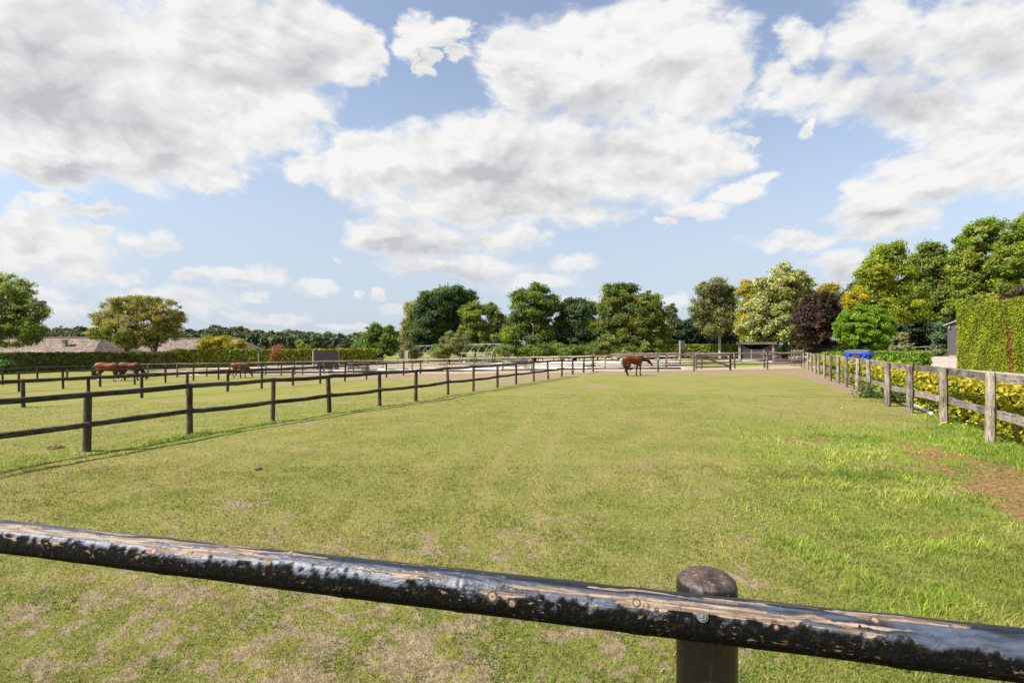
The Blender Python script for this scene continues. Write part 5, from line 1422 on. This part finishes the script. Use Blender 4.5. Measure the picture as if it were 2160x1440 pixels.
def marker(ch, px, py, hpx, label):
    p = ground_at(px, py); h = hpx * p.y / F; root = empty('letter_marker', p); tag(root, label, 'arena marker')
    q = MB(root.location); q.box(p + Vector((0, 0, h / 2)), (h * .62, .12, h)); q.box(p + Vector((0, .02, .03)), (h * .75, .25, .06)); q.build('block', M['white'], root)
    cu = bpy.data.curves.new('letter', 'FONT'); cu.body = ch; cu.size = h * .62; cu.align_x = 'CENTER'; cu.align_y = 'CENTER'; cu.extrude = .004
    tmp = bpy.data.objects.new('letter_curve', cu); COL.objects.link(tmp)
    me = bpy.data.meshes.new_from_object(tmp.evaluated_get(bpy.context.evaluated_depsgraph_get())); bpy.data.objects.remove(tmp)
    me.materials.clear(); o = link_mesh('letter', me, M['black'], root)
    o.rotation_euler = (math.pi / 2, 0, 0); o.location = (0, -.066, h * .55)


marker('F', 1310, 763.6, 7.5, 'white block with a black letter F left of the standing horse')
marker('A', 1419, 770, 8.5, 'white block with a black letter A beside the rail clutter')
marker('B', 979, 766.6, 6.0, 'white block with a black letter B on the far arena edge')
marker('M', 715, 771.5, 4.5, 'white letter block at the left of the far arena edge')


def arena_screen():
    a = ground_at(662, 782); b = ground_at(713, 780.5); root = empty('mirror_board', (a + b) / 2); tag(root, 'large dark board on timber legs standing over the arena fence', 'board')
    Y = a.y; k = Y / F; up = Vector((0, 0, 1)); d = (b - a).normalized(); n = Vector((d.y, -d.x, 0))
    top = at(690, 740.5, Y).z; bot = at(690, 762, Y).z; W = (b - a).length; c = (a + b) / 2
    def panel(z0, z1, tilt, col, nm, w):
        q = MB(root.location); m = c + n * tilt
        q.bar(Vector((m.x, m.y, (z0 + z1) / 2)) - d * w / 2, Vector((m.x, m.y, (z0 + z1) / 2)) + d * w / 2, .07, z1 - z0); q.build(nm, col, root)
    gy = flat('dark_grey_sheet', (.045, .048, .052), .5, 0, .12, 2)
    panel(bot, top, .12, gy, 'panel', W); panel(bot - 1.15, bot - .08, .18, gy, 'lower_panel', W * .95)
    for s in (-.5, .5):
        q = MB(root.location); e = c + d * (W * (s + .02 * (1 if s > 0 else -1))) ; q.bar(Vector((e.x, e.y, -.6)), Vector((e.x, e.y, top + .05)), .14, .14, n); q.build('post', M['rail_far'], root)
    for s in (-.42, .3):
        q = MB(root.location); e = c + d * (W * s); t = Vector((e.x, e.y, bot - .3)) + n * .25; f = e + n * 2.2 - d * .7; f.z = float(gz(f.x, f.y)); q.bar(f, t, .10, .10, n); q.build('strut', M['rail_far'], root)


arena_screen()


def lamp_pole(label, px, py, toppy, boxw, boxh, name='lamp_pole'):
    p = ground_at(px, py); k = p.y / F; t = CH + (HY - toppy) * k; root = empty(name, p); tag(root, label, 'pole')
    q = MB(root.location); q.tube([p, Vector((p.x, p.y, t))], .05, 8); q.build('pole', M['steel'], root)
    q = MB(root.location); q.box((p.x, p.y - .1, t), (boxw * k, .25, boxh * k)); q.box((p.x, p.y - .1, t + boxh * k * .55), (boxw * k * 1.15, .32, .05)); q.build('lamp_head', flat('dark_lamp', (.05, .05, .055), .5), root)


lamp_pole('slim pole with small dark lamp left of the red maple', 545, 776, 738, 4.5, 6)
lamp_pole('slim pole with dark loudspeaker box in front of the hoop frame', 990.5, 768, 724, 8.5, 9.5, 'speaker_pole')


def box_post():
    p = ground_at(1437, 771); k = p.y / F; root = empty('box_post', p); tag(root, 'tall timber post with dark ribbed box beyond the gate', 'post')
    Z = lambda y: CH + (HY - y) * k
    q = MB(root.location); q.box((p.x - .12, p.y, Z(718) / 2), (.17, .17, Z(718))); q.build('post', M['rail_far'], root)
    q = MB(root.location); w = 8.5 * k; cx_ = p.x + 2.2 * k
    q.box((cx_, p.y - .05, (Z(718.5) + Z(736)) / 2), (w, .22, Z(718.5) - Z(736)))
    for i in range(5): q.box((cx_ - w / 2 + w * (i + .5) / 5, p.y - .17, (Z(718.5) + Z(736)) / 2), (w * .05, .03, Z(719) - Z(735.5)))
    q.build('box', flat('ribbed_grey', (.10, .10, .105), .6), root)
    q = MB(root.location); q.box((cx_, p.y - .03, (Z(736.5) + Z(756)) / 2), (w * .92, .2, Z(736.5) - Z(756))); q.build('lower_box', M['black'], root)


box_post()

# ------------------------------------------------------------------ bare hoop frame of a polytunnel
def polytunnel():
    A = at(836, 752, 82); B = at(1035, 752, 70); root = empty('polytunnel_frame', (A.x, A.y, float(gz(A.x, A.y)))); tag(root, 'bare arched metal hoop frame of a polytunnel before the trees', 'polytunnel')
    ax = (B - A); ax.z = 0; Lx = ax.length; ax.normalize(); wv = Vector((-ax.y, ax.x, 0)); r = 2.25; n = 15
    hm = M['steel']; crest = []; sides = []
    for i in range(n):
        o = A + ax * (Lx * i / (n - 1)); g0 = float(gz(o.x, o.y)); H = at(0, ip(o.x / o.y * F + CX, [(836, 730), (1035, 725)]), o.y + r).z - g0
        pts = []
        for j in range(17):
            t = math.pi * j / 16; p = o + wv * (r - r * math.cos(t)); p.z = g0 + H * math.sin(t) ** .85; pts.append(p)
        q = MB(root.location); q.tube(pts, .032, 6); q.build('hoop', hm, root, True)
        crest.append(pts[8]); sides.append(pts[3])
    q = MB(root.location); q.tube(crest, .04, 6); q.build('ridge_bar', hm, root)
    q = MB(root.location); q.tube(sides, .03, 6); q.build('side_bar', hm, root)
    for (i, j) in ((0, 1), (n - 1, n - 2)):
        o = A + ax * (Lx * j / (n - 1)); o.z = float(gz(o.x, o.y)); q = MB(root.location); q.tube([sides[i], o], .03, 6); q.build('brace', hm, root)


polytunnel()
# pale door panel inside the hoops
p = foot(857, 77); root = empty('door_panel', p); tag(root, 'small pale upright panel inside the left of the hoop frame', 'panel')
q = MB(root.location); q.box(p + Vector((0, 0, 1.1)), (.5, .06, 2.2)); q.build('sheet', flat('pale_sheet', (.35, .33, .32), .6), root)
q = MB(root.location); q.box(p + Vector((-.3, 0, 1.3)), (.12, .12, 2.6)); q.build('post', M['rail_far'], root)

# ------------------------------------------------------------------ blue waste container
def container():
    Y = 33.0; p = foot(1813, Y); top = CH + (HY - 737) * Y / F; H = top - p.z; s = H / 1.36
    root = empty('waste_container', p, math.radians(-52)); root.scale = (1, 1, s); tag(root, 'blue four wheeled waste container with grey lid behind the yellow hedge', 'container')
    bl = flat('blue_plastic', (.010, .055, .52), .38, 0, .12, 4); gy = flat('grey_lid', (.085, .09, .095), .5, 0, .15, 5); bk = flat('black_rubber', (.02, .02, .02), .6)
    q = MB(); w0, d0, w1, d1 = .56, .42, .64, .50; z0, z1 = .22, 1.14
    v = [(-w0, -d0, z0), (w0, -d0, z0), (w0, d0, z0), (-w0, d0, z0), (-w1, -d1, z1), (w1, -d1, z1), (w1, d1, z1), (-w1, d1, z1)]
    q.add(v, [(3, 2, 1, 0), (0, 1, 5, 4), (1, 2, 6, 5), (2, 3, 7, 6), (3, 0, 4, 7), (4, 5, 6, 7)])
    for i in range(9):
        y = -d0 + .06 + i * .09
        for sx in (-1, 1): q.bar((sx * (w0 + .005), y, z0 + .1), (sx * (w1 + .005), y * 1.15, z1 - .04), .025, .02, (0, 1, 0))
    body = q.build('body', bl, root)
    q = MB(); q.box((0, 0, z1 + .045), (w1 * 2 + .10, d1 * 2 + .10, .09))
    for sx in (-.45, .45): q.box((sx, -d1 - .07, z1 - .03), (.16, .08, .12))
    rim = q.build('rim', bl, root)
    q = MB(); zz = z1 + .092; pts = []
    n = 7
    for i in range(n):
        y = -d1 - .03 + (2 * d1 + .06) * i / (n - 1); h = .03 + .10 * math.sin(math.pi * (i / (n - 1)) * .9 + .1)
        pts += [(-w1 - .03, y, zz), (w1 + .03, y, zz), (-w1 + .02, y, zz + h), (w1 - .02, y, zz + h)]
    fs = []
    for i in range(n - 1):
        a = i * 4; b = a + 4
        fs += [(a + 2, a + 3, b + 3, b + 2), (a, a + 2, b + 2, b), (a + 3, a + 1, b + 1, b + 3)]
    fs += [(0, 1, 3, 2), (n * 4 - 4, n * 4 - 2, n * 4 - 1, n * 4 - 3)]
    q.add(pts, fs)
    for x_ in (-.3, 0, .3): q.bar((x_, -d1, zz + .06), (x_, d1 - .1, zz + .12), .04, .03)
    lid = q.build('lid', gy, root)
    q = MB(); q.tube([(-.35, -d1 - .1, z1 + .03), (.35, -d1 - .1, z1 + .03)], .018, 8); q.build('handle', gy, lid)
    q = MB(); q.box((0, -d1 + .02 - .035, .80), (.30, .05, .62)); q.box((0, -d1 - .035, 1.06), (.42, .05, .12)); q.build('front_panel', flat('dark_panel', (.035, .037, .04), .5), root)
    q = MB(); q.box((w1 - .005, .22, .92), (.02, .20, .30)); st = q.build('sticker', flat('light_blue_sticker', (.07, .20, .55), .5), root)
    q = MB(); q.tube([(w1 + .012, .22 + .06 * math.cos(t), .90 + .06 * math.sin(t)) for t in np.linspace(0, math.pi, 9)], .014, 6); q.box((w1 + .012, .22, .87), (.014, .17, .035)); q.build('emblem', M['white'], st)
    for sx in (-1, 1):
        for sy in (-1, 1):
            q = MB(); q.tube([(sx * .42, sy * .32 - .025, .1), (sx * .42, sy * .32 + .025, .1)], .1, 14); q.box((sx * .42, sy * .32, .18), (.06, .10, .10)); q.build('wheel', bk, root, False)


container()

# ------------------------------------------------------------------ small things
def pipe(label, a, b, r):
    a = Vector(a); b = Vector(b); root = None
    q = MB(a); d = (b - a).normalized(); q.tube([a, b - d * .16, b - d * .15, b], [r, r, r * 1.18, r * 1.18], 14)
    o = q.build('drain_pipe', M['pipe'], None, True); o.location = a; tag(o, label, 'pipe')


up3 = Vector((0, 0, .05))
pipe('white plastic pipe lying under the grey fence near its third post', ground_at(1898, 842) + up3, ground_at(1967, 876) + up3, .055)
pipe('shorter white pipe lying under the grey fence by its fifth post', ground_at(1834, 822) + up3, ground_at(1864, 836) + up3, .055)
mp = flat('teal_rubber', (.07, .26, .22), .5)
for (px, py, hh, lb) in ((1388.5, 784.5, .0, 'teal cap on the fence post at the horse muzzle'),):
    p = ep[ex.index(1388.5)]; z = at(1388.5, 757, p.y)
    q = MB(z); q.tube([z + Vector((0, -.02, -.13)), z + Vector((0, -.02, -.12)), z + Vector((0, -.02, .05)), z + Vector((0, -.02, .09))], [.12, .125, .11, .07], 10, .04); o = q.build('post_cap', mp, None, True); o.location = z; tag(o, lb, 'cap')


def clump(name, label, px, py, r, col, h=.5, cat='dung'):
    p = ground_at(px, py); q = MB(p)
    for i in range(26):
        a = random.uniform(0, 6.28); d = random.uniform(0, r); c = p + Vector((math.cos(a) * d, math.sin(a) * d * .8, r * .06 + random.uniform(0, r * .08)))
        s_ = r * random.uniform(.10, .22); q.tube([c + Vector((-s_, 0, 0)), c + Vector((-s_ * .5, 0, 0)), c + Vector((s_ * .5, 0, 0)), c + Vector((s_, 0, 0))], [s_ * .3, s_ * .85, s_ * .85, s_ * .3], 7, .2)
    q.tube([p + Vector((0, 0, z_)) for z_ in (-.01, .012, .028)], [r * .9, r * .95, r * .6], 14, .15)
    o = q.build(name, col, None, True); o.location = p; tag(o, label, cat)


dg = flat('dry_dung', (.10, .06, .03), .95, 0, .4, 30)
clump('dung', 'clump of brown dung left of the nearest dark fence post', 117, 945, .17, dg)
clump('dung', 'small brown clump in the turf left of centre', 545, 989, .07, dg)
cup = flat('buttercup', (.62, .48, .01), .5)
proto = None
for (px, py) in ((1988, 902), (1995, 900), (1983, 906), (2006, 903), (2040, 898), (2047, 894), (2052, 899), (2060, 903), (2038, 904), (1949, 860), (1942, 868), (1776, 867)):
    p = ground_at(px, py + 8)
    if proto is None:
        root = empty('wild_flower', p); proto = root
        q = MB(); q.tube([(0, 0, 0), (.01, 0, .10), (.0, 0, .2)], .004, 5); q.build('stem', flat('flower_stem', (.08, .14, .02), .7), root)
        q = MB(); q.tube([(0, 0, .195), (0, 0, .21), (0, 0, .225)], [.008, .028, .018], 9); q.build('flower_head', cup, root)
    else:
        root = proto.copy(); COL.objects.link(root); root.location = p; root.rotation_euler = (0, 0, px)
        for c0 in [c for c in bpy.data.objects if c.parent == proto]:
            c = c0.copy(); COL.objects.link(c); c.parent = root
    tag(root, 'tiny yellow wild flower in the grass by the grey fence posts', 'flower', 'yellow flowers along the grey fence')

# ivy and weeds on the fourth grey post
for (px, py, lb) in ((1830, 838, 'climbing weeds at the foot of the fifth grey post'), (1879, 848, 'climbing weeds round the fourth grey post')):
    g0 = ground_at(px, py); k = g0.y / F
    r_ = np.random.default_rng(int(px)); n = 420
    C = np.stack([g0.x + r_.normal(0, .28, n), g0.y - .12 + r_.normal(0, .14, n), g0.z + np.abs(r_.normal(0, .38, n))], -1); C[:, 0] += 0
    col = np.array([[.075, .125, .02]]) * r_.uniform(.6, 1.6, (n, 1))
    root = empty('weed', g0); tag(root, lb, 'weed')
    leaf_mesh('leaves', C, np.full(n, .07) * r_.uniform(.6, 1.3, n), col, M['leaf'], root, root.location, None, .2, 0, 1.5, 3)
